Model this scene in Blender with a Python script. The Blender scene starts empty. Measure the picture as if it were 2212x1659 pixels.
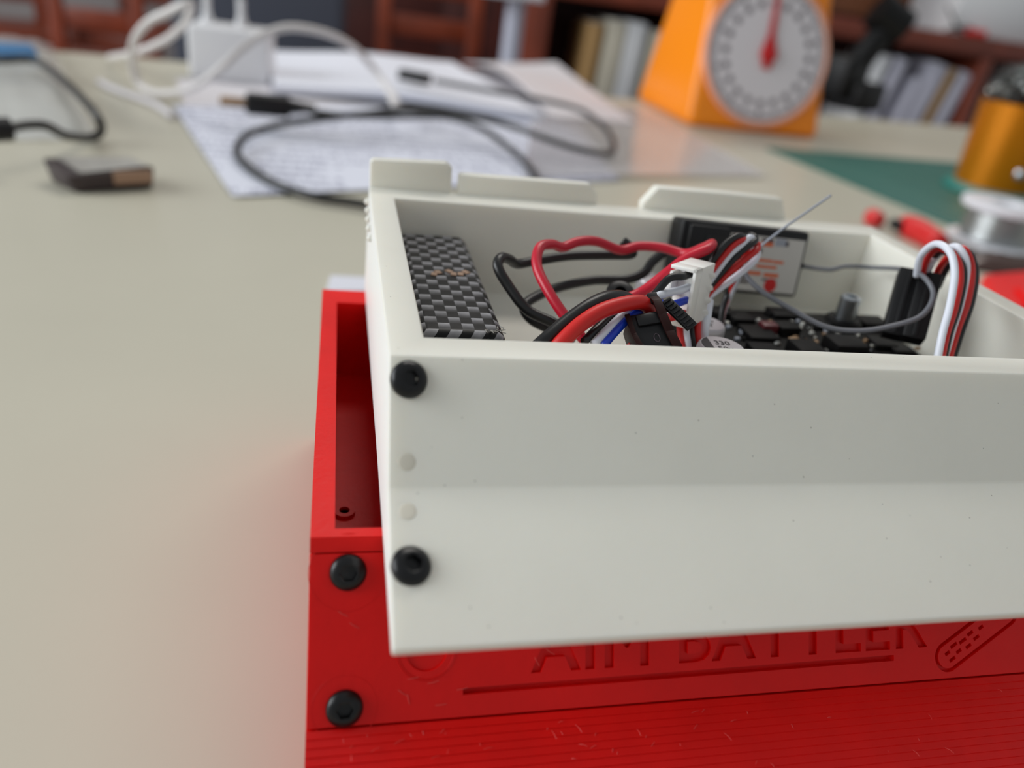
import bpy, bmesh, math, random
from mathutils import Vector, Matrix
random.seed(7)
scene = bpy.context.scene
C = scene.collection

# ------------------------------------------------------------------ camera
# millimetres relative to the lens; world = (x, y, z + lens height) / 1000
PITCH, ROLL, YAW, F = 0.4923, 0.1493, 0.2649, 1656.3
LENS_Z = 881.0                       # lens height above the floor
ZT = -131.0                          # table top
ZR = -83.0                           # rim of the red chassis, on which the white one rests
fw = Vector((math.sin(YAW)*math.cos(PITCH), math.cos(YAW)*math.cos(PITCH), -math.sin(PITCH)))
r0 = Vector((math.cos(YAW), -math.sin(YAW), 0)); d0 = fw.cross(r0)
RT = r0*math.cos(ROLL) - d0*math.sin(ROLL)
DN = r0*math.sin(ROLL) + d0*math.cos(ROLL)
cam_d = bpy.data.cameras.new('camera'); cam = bpy.data.objects.new('camera', cam_d); C.objects.link(cam)
cam.matrix_world = Matrix(((RT.x, -DN.x, -fw.x, 0), (RT.y, -DN.y, -fw.y, 0), (RT.z, -DN.z, -fw.z, LENS_Z/1000), (0, 0, 0, 1)))
cam_d.sensor_width = 36; cam_d.lens = F/2212*36; cam_d.clip_start = 0.01; cam_d.clip_end = 60
cam_d.dof.use_dof = True; cam_d.dof.focus_distance = 0.147; cam_d.dof.aperture_fstop = 9.0
scene.camera = cam

# ------------------------------------------------------------------ light
def lin(c):
    return tuple(((v/255+0.055)/1.055)**2.4 if v > 10 else v/255/12.92 for v in c)
w = bpy.data.worlds.new('World'); scene.world = w; w.use_nodes = True
bg = w.node_tree.nodes['Background']; bg.inputs[0].default_value = (0.93, 0.97, 1.0, 1); bg.inputs[1].default_value = 0.35
def area(name, loc, target, sx, sy, power, col):
    l = bpy.data.lights.new(name, 'AREA'); l.shape = 'RECTANGLE'; l.size = sx; l.size_y = sy; l.energy = power; l.color = col
    o = bpy.data.objects.new(name, l); C.objects.link(o); o.location = loc
    o.rotation_euler = (Vector(target)-Vector(loc)).to_track_quat('-Z', 'Y').to_euler()
    return o
area('window_daylight', (-2.7, 0.55, 1.8), (0, 0.3, 0.85), 2.6, 1.6, 84, (0.93, 0.97, 1.0))
area('ceiling_lamp', (0.6, 1.6, 2.7), (0.5, 1.0, 0.75), 1.4, 0.5, 20, (1.0, 0.95, 0.88))
scene.view_settings.view_transform = 'Standard'; scene.view_settings.look = 'None'
scene.view_settings.exposure = 0.0; scene.view_settings.gamma = 1.0; scene.view_settings.use_curve_mapping = False

# ------------------------------------------------------------------ helpers
def ray(u, v): return fw + RT*((u-1106)/F) + DN*((v-829.5)/F)
def U(u, v, x=None, y=None, z=None):
    r = ray(u, v)
    if x is not None: return r*(x/r.x)
    if y is not None: return r*(y/r.y)
    return r*(z/r.z)
def UP(u, v, p0, n):
    r = ray(u, v); return r*(p0.dot(n)/r.dot(n))
def CAMP(u, v, d): return ray(u, v)*d
def Wm(p): return Vector((p[0]/1000, p[1]/1000, (p[2]+LENS_Z)/1000))
WL = {}
MATS = {}
def mat(name, col, rough=0.5, metal=0.0, spec=0.5, sss=0.0, sssr=0.003, coat=0.0, bump=None, trans=0.0, alpha=1.0, var=0.0, varscale=40, emit=0):
    m = bpy.data.materials.new(name); m.use_nodes = True; nt = m.node_tree; b = nt.nodes['Principled BSDF']
    c = lin(col)
    b.inputs['Base Color'].default_value = (*c, 1); b.inputs['Roughness'].default_value = rough
    b.inputs['Metallic'].default_value = metal; b.inputs['Specular IOR Level'].default_value = spec
    if sss: b.inputs['Subsurface Weight'].default_value = sss; b.inputs['Subsurface Radius'].default_value = (1, 0.85, 0.7); b.inputs['Subsurface Scale'].default_value = sssr
    if coat: b.inputs['Coat Weight'].default_value = coat; b.inputs['Coat Roughness'].default_value = 0.1
    if trans: b.inputs['Transmission Weight'].default_value = trans
    b.inputs['Alpha'].default_value = alpha
    tc = nt.nodes.new('ShaderNodeTexCoord')
    if var:
        n = nt.nodes.new('ShaderNodeTexNoise'); n.inputs['Scale'].default_value = varscale; n.inputs['Detail'].default_value = 4
        nt.links.new(tc.outputs['Object'], n.inputs['Vector'])
        mp = nt.nodes.new('ShaderNodeMapRange'); mp.inputs['From Min'].default_value = 0.3; mp.inputs['From Max'].default_value = 0.7
        mp.inputs['To Min'].default_value = 1-var; mp.inputs['To Max'].default_value = 1+var
        nt.links.new(n.outputs['Fac'], mp.inputs['Value'])
        mx = nt.nodes.new('ShaderNodeVectorMath'); mx.operation = 'SCALE'; mx.inputs[0].default_value = c
        nt.links.new(mp.outputs['Result'], mx.inputs['Scale']); nt.links.new(mx.outputs['Vector'], b.inputs['Base Color'])
    if bump:
        kind, scale, strength = bump
        bn = nt.nodes.new('ShaderNodeBump'); bn.inputs['Strength'].default_value = strength; bn.inputs['Distance'].default_value = 0.0003
        if kind == 'noise':
            n = nt.nodes.new('ShaderNodeTexNoise'); n.inputs['Scale'].default_value = scale; n.inputs['Detail'].default_value = 5
            nt.links.new(tc.outputs['Object'], n.inputs['Vector']); nt.links.new(n.outputs['Fac'], bn.inputs['Height'])
        else:
            n = nt.nodes.new('ShaderNodeTexWave'); n.bands_direction = kind; n.inputs['Scale'].default_value = scale
            n.inputs['Distortion'].default_value = 2.5; n.inputs['Detail'].default_value = 2; n.inputs['Detail Scale'].default_value = 0.4
            nt.links.new(tc.outputs['Object'], n.inputs['Vector']); nt.links.new(n.outputs['Fac'], bn.inputs['Height'])
        nt.links.new(bn.outputs['Normal'], b.inputs['Normal'])
    MATS[name] = m
    return m

class MB:
    """collects geometry in lens-relative millimetres, links it as one mesh object"""
    def __init__(s): s.v = []; s.f = []; s.mi = []
    def add(s, vs, fs, mi=0):
        k = len(s.v); s.v += [Vector(p) for p in vs]; s.f += [tuple(i+k for i in f) for f in fs]; s.mi += [mi]*len(fs); return s
    def box(s, c, size, ax=None, mi=0):
        ax = ax or (Vector((1, 0, 0)), Vector((0, 1, 0)), Vector((0, 0, 1))); c = Vector(c)
        vs = [c+ax[0]*(a*size[0]/2)+ax[1]*(b*size[1]/2)+ax[2]*(d*size[2]/2) for d in (-1, 1) for b in (-1, 1) for a in (-1, 1)]
        return s.add(vs, [(0, 2, 3, 1), (4, 5, 7, 6), (0, 1, 5, 4), (2, 6, 7, 3), (0, 4, 6, 2), (1, 3, 7, 5)], mi)
    def prism(s, poly, off, mi=0):
        n = len(poly); off = Vector(off); vs = [Vector(p) for p in poly]+[Vector(p)+off for p in poly]
        return s.add(vs, [tuple(range(n))[::-1], tuple(range(n, 2*n))]+[(i, (i+1) % n, n+(i+1) % n, n+i) for i in range(n)], mi)
    def tube(s, path, r, sides=10, mi=0, closed=False, flat=1.0):
        n = len(path); rr = r if isinstance(r, (list, tuple)) else [r]*n; prev = None; vs = []
        for i, p in enumerate(path):
            t = (path[min(i+1, n-1)]-path[max(i-1, 0)])
            if closed: t = path[(i+1) % n]-path[i-1]
            if t.length < 1e-9: t = Vector((0, 0, 1))
            t.normalize()
            if prev is None:
                a = t.cross(Vector((0, 0, 1)))
                if a.length < 1e-3: a = t.cross(Vector((0, 1, 0)))
            else: a = prev-t*prev.dot(t)
            a.normalize(); prev = a; b = t.cross(a)
            vs += [p+(a*math.cos(2*math.pi*k/sides)+b*math.sin(2*math.pi*k/sides)*flat)*rr[i] for k in range(sides)]
        fs = [(i*sides+k, i*sides+(k+1) % sides, (i+1)*sides+(k+1) % sides, (i+1)*sides+k) for i in range(n-1) for k in range(sides)]
        if closed: fs += [((n-1)*sides+k, (n-1)*sides+(k+1) % sides, (k+1) % sides, k) for k in range(sides)]
        else: fs += [tuple(range(sides))[::-1], tuple(range((n-1)*sides, n*sides))]
        return s.add(vs, fs, mi)
    def lathe(s, prof, o, ax=None, n=32, mi=0, cap=True):
        """prof = [(r, h)...] bottom to top around ax[2]"""
        ax = ax or (Vector((1, 0, 0)), Vector((0, 1, 0)), Vector((0, 0, 1))); o = Vector(o); vs = []
        for r, h in prof: vs += [o+ax[0]*(r*math.cos(2*math.pi*k/n))+ax[1]*(r*math.sin(2*math.pi*k/n))+ax[2]*h for k in range(n)]
        fs = [(i*n+k, i*n+(k+1) % n, (i+1)*n+(k+1) % n, (i+1)*n+k) for i in range(len(prof)-1) for k in range(n)]
        if cap: fs += [tuple(range(n))[::-1], tuple(range((len(prof)-1)*n, len(prof)*n))]
        return s.add(vs, fs, mi)
    def build(s, name, m, parent=None, smooth=False, bevel=0, base=None, seg=2):
        me = bpy.data.meshes.new(name)
        o = bpy.data.objects.new(name, me); C.objects.link(o)
        ws = [Wm(p) for p in s.v]
        if parent is not None: org = WL[parent]; o.parent = parent
        else:
            org = Wm(base) if base is not None else Vector((sum(p.x for p in ws)/len(ws), sum(p.y for p in ws)/len(ws), min(p.z for p in ws)))
            o.location = org
        WL[o] = org
        me.from_pydata([tuple(p-org) for p in ws], [], s.f)
        ms = m if isinstance(m, (list, tuple)) else [m]
        for q in ms: me.materials.append(MATS[q])
        for p, i in zip(me.polygons, s.mi): p.material_index = i
        bm = bmesh.new(); bm.from_mesh(me)
        bmesh.ops.recalc_face_normals(bm, faces=bm.faces)
        if bevel:
            es = [e for e in bm.edges if len(e.link_faces) == 2 and e.calc_face_angle() > 0.35]
            bmesh.ops.bevel(bm, geom=es, offset=bevel/1000, segments=seg, profile=0.5, affect='EDGES', clamp_overlap=True)
        bm.to_mesh(me); bm.free()
        if smooth:
            for p in me.polygons: p.use_smooth = True
            if smooth != 'all': me.set_sharp_from_angle(angle=math.radians(40))
        elif bevel:
            for p in me.polygons: p.use_smooth = True
            me.set_sharp_from_angle(angle=math.radians(35))
        return o
def thing(name, label, cat, base, group=None):
    o = bpy.data.objects.new(name, None); C.objects.link(o); o.location = Wm(base); WL[o] = Wm(base)
    o.empty_display_size = 0.01
    return tag(o, label, cat, group)
def tag(o, label, cat, group=None):
    o['label'] = label; o['category'] = cat
    if group: o['group'] = group
    return o
def struct(o): o['kind'] = 'structure'; return o
def spline(pts, sub=8):
    out = []; n = len(pts)
    for i in range(n-1):
        p0, p1, p2, p3 = pts[max(i-1, 0)], pts[i], pts[i+1], pts[min(i+2, n-1)]
        for k in range(sub):
            t = k/sub
            out.append(0.5*((2*p1)+(p2-p0)*t+(2*p0-5*p1+4*p2-p3)*t*t+(3*p1-p0-3*p2+p3)*t**3))
    out.append(pts[-1].copy()); return out
def wire(name, m, pts, r, parent=None, kind='y', sub=8, sides=12, flat=1.0):
    """pts (u, v, d): a point of the photograph and its distance (y plane, or z height above the table)"""
    P = [U(u, v, y=d) if kind == 'y' else U(u, v, z=ZT+d) for u, v, d in pts]
    return MB().tube(spline(P, sub), r, sides, flat=flat).build(name, m, parent, smooth='all')
def text_mesh(body, size=1.0, offset=0.0, extrude=0.05, spacing=1.0):
    cu = bpy.data.curves.new('t', 'FONT'); cu.body = body; cu.size = size; cu.offset = offset; cu.extrude = extrude; cu.space_character = spacing; cu.resolution_u = 3
    o = bpy.data.objects.new('t', cu); C.objects.link(o)
    dg = bpy.context.evaluated_depsgraph_get(); me = bpy.data.meshes.new_from_object(o.evaluated_get(dg))
    vs = [v.co.copy() for v in me.vertices]; fs = [tuple(p.vertices) for p in me.polygons]
    bpy.data.objects.remove(o); bpy.data.curves.remove(cu); bpy.data.meshes.remove(me)
    return vs, fs
def rot_axes(deg, tilt=0):
    a = math.radians(deg); return (Vector((math.cos(a), math.sin(a), 0)), Vector((-math.sin(a), math.cos(a), 0)), Vector((0, 0, 1)))
X, Y, Z = Vector((1, 0, 0)), Vector((0, 1, 0)), Vector((0, 0, 1))

# ------------------------------------------------------------------ materials
mat('white_pla', (232, 230, 219), 0.42, spec=0.4, sss=0.35, sssr=0.004, bump=('noise', 900, 0.08), var=0.015, varscale=60)
mat('white_pla_side', (238, 238, 234), 0.4, spec=0.4, sss=0.3, sssr=0.003, bump=('Z', 420, 0.35))
mat('white_plug', (228, 222, 206), 0.45, spec=0.3)
mat('red_pla', (226, 14, 12), 0.42, spec=0.28, sss=0.12, sssr=0.002, bump=('noise', 700, 0.25), var=0.05, varscale=90)
mat('red_pla_layer', (226, 14, 12), 0.42, spec=0.32, bump=('noise', 500, 0.15), var=0.06, varscale=120)
mat('red_strand', (225, 80, 75), 0.5)
mat('black_screw', (20, 20, 22), 0.3, metal=0.2, spec=0.5, bump=('noise', 1500, 0.2), var=0.3, varscale=900)
mat('black_plastic', (13, 13, 15), 0.42, spec=0.4)
mat('black_matte', (16, 15, 15), 0.6)
mat('black_wire', (17, 17, 18), 0.36)
mat('red_wire', (196, 22, 48), 0.34)
mat('red_wire_dull', (205, 30, 26), 0.42)
mat('white_wire', (226, 230, 240), 0.35)
mat('blue_wire', (22, 62, 190), 0.35)
mat('grey_wire', (112, 114, 120), 0.4)
mat('nylon', (240, 238, 232), 0.4, sss=0.25, sssr=0.001)
mat('metal', (180, 185, 190), 0.28, metal=1.0)
mat('tin', (190, 195, 200), 0.35, metal=0.9)
mat('cap_top', (188, 184, 188), 0.4, metal=0.4)
mat('ink', (40, 34, 40), 0.6)
mat('pcb', (14, 13, 13), 0.6, spec=0.15, var=0.3, varscale=300)
mat('chip', (13, 12, 13), 0.6, spec=0.15)
mat('ceramic', (150, 118, 84), 0.4)
mat('solder', (170, 170, 165), 0.3, metal=0.7)
mat('maroon', (90, 26, 34), 0.4)
mat('sticker', (206, 203, 196), 0.45)
mat('sticker_orange', (222, 108, 62), 0.5)
mat('sticker_black', (62, 50, 58), 0.5)
mat('sticker_grey', (160, 165, 175), 0.4)
mat('sticker_red', (205, 30, 28), 0.5)
mat('tabletop', (195, 191, 174), 0.34, spec=0.45, bump=('noise', 350, 0.06), var=0.02, varscale=14)
mat('table_edge', (120, 90, 70), 0.5)
mat('wood', (116, 52, 34), 0.42, var=0.22, varscale=14)
mat('wood_dark', (74, 30, 24), 0.45, var=0.2, varscale=14)
mat('wood_light', (150, 92, 58), 0.45, var=0.15, varscale=10)
mat('wall_paint', (176, 168, 166), 0.8)
mat('floor_tile', (138, 134, 136), 0.35, var=0.08, varscale=3)
mat('mat_green', (28, 92, 82), 0.5, var=0.05, varscale=20)
mat('mat_line', (110, 150, 130), 0.6)
mat('orange_body', (255, 144, 8), 0.3, spec=0.5)
mat('dial_face', (232, 226, 230), 0.5)
mat('dial_rim', (240, 168, 138), 0.25)
mat('dial_ink', (84, 74, 84), 0.6)
mat('needle_red', (205, 20, 24), 0.4)
mat('orange_metal', (214, 128, 10), 0.3, metal=0.55, bump=('Z', 60, 0.3))
mat('teal', (38, 120, 110), 0.4)
mat('steel_wool', (128, 130, 128), 0.25, metal=1.0)
mat('spool_white', (226, 228, 234), 0.35)
mat('solder_wire', (168, 172, 172), 0.3, metal=0.85, bump=('Z', 220, 0.6))
mat('handle_red', (206, 34, 34), 0.4)
mat('smoke_plastic', (70, 52, 46), 0.25)
mat('charger_white', (226, 226, 228), 0.35)
mat('cable_white', (218, 214, 212), 0.4)
mat('paper', (224, 226, 236), 0.7)
mat('paper_warm', (214, 210, 214), 0.6)
mat('foam_dark', (66, 56, 56), 0.6, var=0.2, varscale=200)
mat('foam_grey', (165, 162, 156), 0.6, var=0.08, varscale=120)
mat('foam_tan', (172, 140, 116), 0.6)
mat('blue_plastic', (60, 120, 170), 0.4)
mat('slate_fabric', (62, 66, 78), 0.8, bump=('noise', 400, 0.3))
mat('pale_metal', (190, 192, 206), 0.4)
mat('book_white', (222, 224, 226), 0.6)
mat('book_grey', (190, 190, 204), 0.6)
mat('book_cream', (206, 200, 182), 0.6)
mat('book_tan', (176, 140, 90), 0.6)
mat('cyan', (70, 176, 176), 0.5)
mat('amber_strap', (36, 10, 8), 0.5, spec=0.2)
mat('black_deep', (7, 7, 8), 0.45, spec=0.3)
mat('chair_wood', (132, 58, 34), 0.4, var=0.2, varscale=14)

def plastic_film(name, col, a):
    m = bpy.data.materials.new(name); m.use_nodes = True; nt = m.node_tree; out = nt.nodes['Material Output']; b = nt.nodes['Principled BSDF']
    b.inputs['Base Color'].default_value = (*lin(col), 1); b.inputs['Roughness'].default_value = 0.16
    tr = nt.nodes.new('ShaderNodeBsdfTransparent'); mx = nt.nodes.new('ShaderNodeMixShader'); mx.inputs[0].default_value = a
    nt.links.new(tr.outputs[0], mx.inputs[1]); nt.links.new(b.outputs[0], mx.inputs[2]); nt.links.new(mx.outputs[0], out.inputs[0]); MATS[name] = m
def specks(m):
    nt = m.node_tree; b = nt.nodes['Principled BSDF']; N = nt.nodes.new; L = nt.links.new
    src = b.inputs['Base Color'].links[0].from_socket
    tc = N('ShaderNodeTexCoord'); vo = N('ShaderNodeTexVoronoi'); vo.inputs['Scale'].default_value = 420; L(tc.outputs['Object'], vo.inputs['Vector'])
    lt = N('ShaderNodeMath'); lt.operation = 'LESS_THAN'; lt.inputs[1].default_value = 0.055; L(vo.outputs['Distance'], lt.inputs[0])
    sp = N('ShaderNodeSeparateColor'); L(vo.outputs['Color'], sp.inputs[0])
    gt = N('ShaderNodeMath'); gt.operation = 'GREATER_THAN'; gt.inputs[1].default_value = 0.6; L(sp.outputs[0], gt.inputs[0])
    ml = N('ShaderNodeMath'); ml.operation = 'MULTIPLY'; L(lt.outputs[0], ml.inputs[0]); L(gt.outputs[0], ml.inputs[1])
    ml2 = N('ShaderNodeMath'); ml2.operation = 'MULTIPLY'; L(ml.outputs[0], ml2.inputs[0]); ml2.inputs[1].default_value = 0.6
    mx = N('ShaderNodeMix'); mx.data_type = 'RGBA'; L(ml2.outputs[0], mx.inputs[0]); L(src, mx.inputs[6]); mx.inputs[7].default_value = (*lin((90, 84, 78)), 1)
    L(mx.outputs[2], b.inputs['Base Color'])
specks(MATS['white_pla'])
plastic_film('clear_film', (225, 222, 224), 0.42)
plastic_film('clear_bag', (226, 228, 228), 0.55)

def carbon():
    m = bpy.data.materials.new('carbon_wrap'); m.use_nodes = True; nt = m.node_tree; b = nt.nodes['Principled BSDF']; N = nt.nodes.new; L = nt.links.new
    tc = N('ShaderNodeTexCoord'); sp = N('ShaderNodeSeparateXYZ'); L(tc.outputs['Object'], sp.inputs[0])
    def mth(op, a, bb=None):
        n = N('ShaderNodeMath'); n.operation = op
        for i, q in enumerate((a, bb)):
            if q is None: continue
            if isinstance(q, (int, float)): n.inputs[i].default_value = q
            else: L(q, n.inputs[i])
        return n.outputs[0]
    # side faces continue the weave: add height to x
    gx = mth('MULTIPLY', mth('SUBTRACT', sp.outputs[0], sp.outputs[2]), 1/0.00235); gy = mth('MULTIPLY', sp.outputs[1], 1/0.0028)
    fx = mth('FLOOR', gx); fy0 = mth('FLOOR', gx); 
    fyy = mth('FLOOR', gy)
    ch = mth('ABSOLUTE', mth('MODULO', mth('ADD', fx, fyy), 2.0))
    gr = mth('FRACT', gy)
    val = mth('MULTIPLY', ch, mth('ADD', mth('MULTIPLY', mth('POWER', gr, 1.6), 0.42), 0.03))
    val = mth('ADD', val, 0.004)
    nz = N('ShaderNodeTexNoise'); nz.inputs['Scale'].default_value = 500; L(tc.outputs['Object'], nz.inputs['Vector'])
    val = mth('MULTIPLY', val, mth('ADD', mth('MULTIPLY', nz.outputs['Fac'], 0.9), 0.55))
    cb = N('ShaderNodeCombineColor'); L(val, cb.inputs[0]); L(val, cb.inputs[1]); L(mth('MULTIPLY', val, 1.06), cb.inputs[2])
    L(cb.outputs[0], b.inputs['Base Color']); b.inputs['Roughness'].default_value = 0.42; b.inputs['Specular IOR Level'].default_value = 0.2
    n2 = N('ShaderNodeTexNoise'); n2.inputs['Scale'].default_value = 260; L(tc.outputs['Object'], n2.inputs['Vector'])
    bp = N('ShaderNodeBump'); bp.inputs['Strength'].default_value = 0.25; bp.inputs['Distance'].default_value = 0.0004; L(n2.outputs['Fac'], bp.inputs['Height']); L(bp.outputs[0], b.inputs['Normal'])
    MATS['carbon_wrap'] = m
carbon()
def printed(name, base, pitch, frac, ang):
    m = bpy.data.materials.new(name); m.use_nodes = True; nt = m.node_tree; b = nt.nodes['Principled BSDF']; N = nt.nodes.new; L = nt.links.new
    tc = N('ShaderNodeTexCoord'); mp = N('ShaderNodeMapping'); mp.inputs['Rotation'].default_value = (0, 0, -math.radians(ang)); L(tc.outputs['Object'], mp.inputs[0])
    sp = N('ShaderNodeSeparateXYZ'); L(mp.outputs[0], sp.inputs[0])
    def mth(op, a, bb):
        n = N('ShaderNodeMath'); n.operation = op
        for i, q in enumerate((a, bb)):
            if isinstance(q, (int, float)): n.inputs[i].default_value = q
            else: L(q, n.inputs[i])
        return n.outputs[0]
    gy = mth('MULTIPLY', sp.outputs[1], 1/pitch)
    fr = mth('FRACT', gy, 0); ln = mth('FLOOR', gy, 0)
    on = mth('LESS_THAN', fr, frac)
    cb = N('ShaderNodeCombineXYZ'); L(mth('MULTIPLY', sp.outputs[0], 420), cb.inputs[0]); L(mth('MULTIPLY', ln, 7.3), cb.inputs[1])
    nz = N('ShaderNodeTexNoise'); nz.inputs['Scale'].default_value = 1.0; nz.inputs['Detail'].default_value = 1; L(cb.outputs[0], nz.inputs['Vector'])
    wd = mth('GREATER_THAN', nz.outputs['Fac'], 0.47)
    bl = N('ShaderNodeTexNoise'); bl.inputs['Scale'].default_value = 14; L(tc.outputs['Object'], bl.inputs['Vector'])
    blk = mth('GREATER_THAN', bl.outputs['Fac'], 0.45)
    k = mth('MULTIPLY', mth('MULTIPLY', on, wd), blk)
    mx = N('ShaderNodeMix'); mx.data_type = 'RGBA'; L(k, mx.inputs[0]); mx.inputs[6].default_value = (*lin(base), 1); mx.inputs[7].default_value = (*lin((168, 170, 188)), 1)
    L(mx.outputs[2], b.inputs['Base Color']); b.inputs['Roughness'].default_value = 0.65; MATS[name] = m
printed('paper_print', (222, 225, 238), 0.016, 0.5, 6)

# ------------------------------------------------------------------ the room
ZF = -LENS_Z
struct(MB().box((500, 2000, ZF-25), (9000, 8000, 50)).build('floor', 'floor_tile'))
struct(MB().box((500, 4560, ZF+1400), (9000, 100, 2800)).build('wall_back', 'wall_paint'))

# ------------------------------------------------------------------ the table
tdir = rot_axes(11.0)
tc_ = Vector((0, 0, 0))
far = Vector((60, 1020, ZT))                       # a point of the far edge
tabcen = far - tdir[1]*800
t = thing('work_table', 'large cream laminate work table carrying the robot parts and tools', 'table', (tabcen.x, tabcen.y, ZF))
MB().box(tabcen+Vector((300, 0, -14)), (2600, 1600, 28), tdir).build('table_top', ['tabletop'], t, bevel=3)
for sx in (-1, 1):
    for sy in (-1, 1):
        p = tabcen+Vector((300, 0, 0))+tdir[0]*(sx*1220)+tdir[1]*(sy*720)
        MB().box((p.x, p.y, (ZF+ZT-28)/2), (60, 60, ZT-28-ZF), tdir).build('leg', 'wood', t, bevel=3)
MB().box(tabcen+Vector((300, 0, -70))+tdir[1]*720, (2380, 24, 84), tdir).build('apron', 'wood', t)

# ------------------------------------------------------------------ button-head screw
def screw(parent, p, n, up, r=2.95, name='screw', mtl='black_screw', tilt=None):
    ez = n.normalized()
    ex = (up-ez*up.dot(ez)).normalized(); ey = ez.cross(ex); n_ = 36
    mb = MB(); vs = []; fs = []
    prof = [(r*0.97, -0.6), (r, 0.0), (r*1.0, 0.3), (r*0.965, 0.58), (r*0.9, 0.84), (r*0.8, 1.08), (r*0.68, 1.26), (r*0.57, 1.36), (r*0.49, 1.39)]
    for rr, h in prof: vs += [p+ex*(rr*math.cos(2*math.pi*k/n_))+ey*(rr*math.sin(2*math.pi*k/n_))+ez*h for k in range(n_)]
    ri = r*0.40
    for h, q in ((1.30, 1.0), (0.25, 0.97), (0.15, 0.0001)):
        for k in range(n_):
            a = 2*math.pi*k/n_; m_ = (a+math.pi/6) % (math.pi/3)-math.pi/6; rr = ri/math.cos(m_)*q
            vs.append(p+ex*(rr*math.cos(a))+ey*(rr*math.sin(a))+ez*h)
    L_ = len(vs)//n_
    fs = [(i*n_+k, i*n_+(k+1) % n_, (i+1)*n_+(k+1) % n_, (i+1)*n_+k) for i in range(L_-1) for k in range(n_)]
    fs.append(tuple(range(n_))[::-1])
    return mb.add(vs, fs).build(name, mtl, parent, smooth=True)

def pocket_body(xl, xr, prof, ix0, ix1, iy0, iy1, izf, top, itop_front):
    """solid extruded along x from a (y, z) outline whose first two points are the rim's back and front edge; open pocket"""
    mb = MB(); n = len(prof)
    L_ = [Vector((xl, y, z)) for y, z in prof]; R_ = [Vector((xr, y, z)) for y, z in prof]
    vs = L_+R_
    fs = [(i, (i+1) % n, n+(i+1) % n, n+i) for i in range(1, n)]
    mb.add(vs, fs)
    mb.add(L_, [tuple(range(n))], 1); mb.add(R_, [tuple(range(n))], 1)
    yb, yf = prof[0][0], prof[1][0]
    o = [Vector((xl, yb, top)), Vector((xr, yb, top)), Vector((xr, yf, top)), Vector((xl, yf, top))]
    i_ = [Vector((ix0, iy1, top)), Vector((ix1, iy1, top)), Vector((ix1, iy0, top)), Vector((ix0, iy0, top))]
    d_ = [Vector((p.x, p.y, izf)) for p in i_]
    mb.add(o+i_+d_, [(k, (k+1) % 4, 4+(k+1) % 4, 4+k) for k in range(4)]+[(4+k, 4+(k+1) % 4, 8+(k+1) % 4, 8+k) for k in range(4)]+[(8, 9, 10, 11)])
    return mb
def weld(o, d=2e-6):
    bm = bmesh.new(); bm.from_mesh(o.data); bmesh.ops.remove_doubles(bm, verts=bm.verts, dist=d)
    bmesh.ops.recalc_face_normals(bm, faces=bm.faces); return bm
def finish_bevel(o, off, seg=2, ang=0.3):
    bm = weld(o)
    es = [e for e in bm.edges if len(e.link_faces) == 2 and e.calc_face_angle() > ang]
    bmesh.ops.bevel(bm, geom=es, offset=off/1000, segments=seg, profile=0.5, affect='EDGES', clamp_overlap=True)
    bm.to_mesh(o.data); bm.free()
    for p in o.data.polygons: p.use_smooth = True
    o.data.set_sharp_from_angle(angle=math.radians(30))

# ------------------------------------------------------------------ red chassis (below)
RXL, RXR = -2.6, 166.0
RYB = 200.2
A = U(672, 1161, z=ZR); RYF = A.y
t1 = math.radians(70); B = Vector((0, RYF-2.6*math.cos(t1), ZR-2.6*math.sin(t1)))
RE = math.radians(32)                               # how far the front plate faces upward
pn = Vector((0, -math.cos(RE), math.sin(RE)))       # plate normal
pd = Vector((0, -math.sin(RE), -math.cos(RE)))      # down the plate
Cc = UP(780, 1572, B, pn); plate_len = (Cc-B).dot(pd)
Cp = B+pd*plate_len
# stepped print layers below the plate
steps = []; y, z = Cp.y, Cp.z; slope = math.radians(27); run = 1.15
while z > ZT+3 and len(steps) < 60:
    steps.append((y, z)); y -= run; z -= run*math.tan(slope)-0.24; steps.append((y, z)); z -= 0.24
steps.append((y, z)); tip_y = y
red = thing('red_chassis', 'red printed robot chassis lying under the white one, lettering cut in its front', 'robot chassis', (80, 140, ZT))
B2 = B-pn*2.0; C2 = Cp-pn*2.0
prof = [(RYB, ZR), (RYF, ZR), (B.y, B.z), (B2.y, B2.z), (C2.y, C2.z)]+steps+[(tip_y-0.5, ZT), (RYB, ZT)]
mb = pocket_body(RXL, RXR, prof, 1.25, RXR-3.9, 99.8, 191.7, -105.0, ZR, None)
ob = mb.build('body', ['red_pla', 'red_pla_layer'], red)
bm = weld(ob)
for f_ in bm.faces:
    c = f_.calc_center_median()+WL[ob]
    if f_.normal.z > 0.3 and c.y*1000 < Cp.y+0.2: f_.material_index = 1
bm.to_mesh(ob.data); bm.free()
# screwed front plate with engraved lettering, built in its own frame (x along, w down the slope)
def on_plate(u, v): 
    p = UP(u, v, B, pn); return Vector((p.x, (p-B).dot(pd)))
plate = MB()
po = B
plate.box(po+X*((RXL+RXR)/2)+pd*(plate_len/2-0.05)-pn*1.0, (RXR-RXL, plate_len-0.55, 2.0), (X, -pd, pn))
plate_o = plate.build('front_plate', 'red_pla', red, bevel=0.18)
cut = MB()
def cut_add(vs, fs): cut.add(vs, fs)
def plate_pt(x, wv, h): return B+X*x+pd*wv+pn*h
a0 = on_plate(1147, 1451); a1 = on_plate(2004, 1395)
tv, tf = text_mesh('AIM BATTLER', 1.0, 0.02, 0.5, 1.08)
xs = [v.x for v in tv]; x0, x1 = min(xs), max(xs); caph = max(v.y for v in tv)
sx = (a1.x-a0.x)/(x1-x0); sy = 8.6/caph
print('text height', sx*caph, a0, a1, plate_len)
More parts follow.
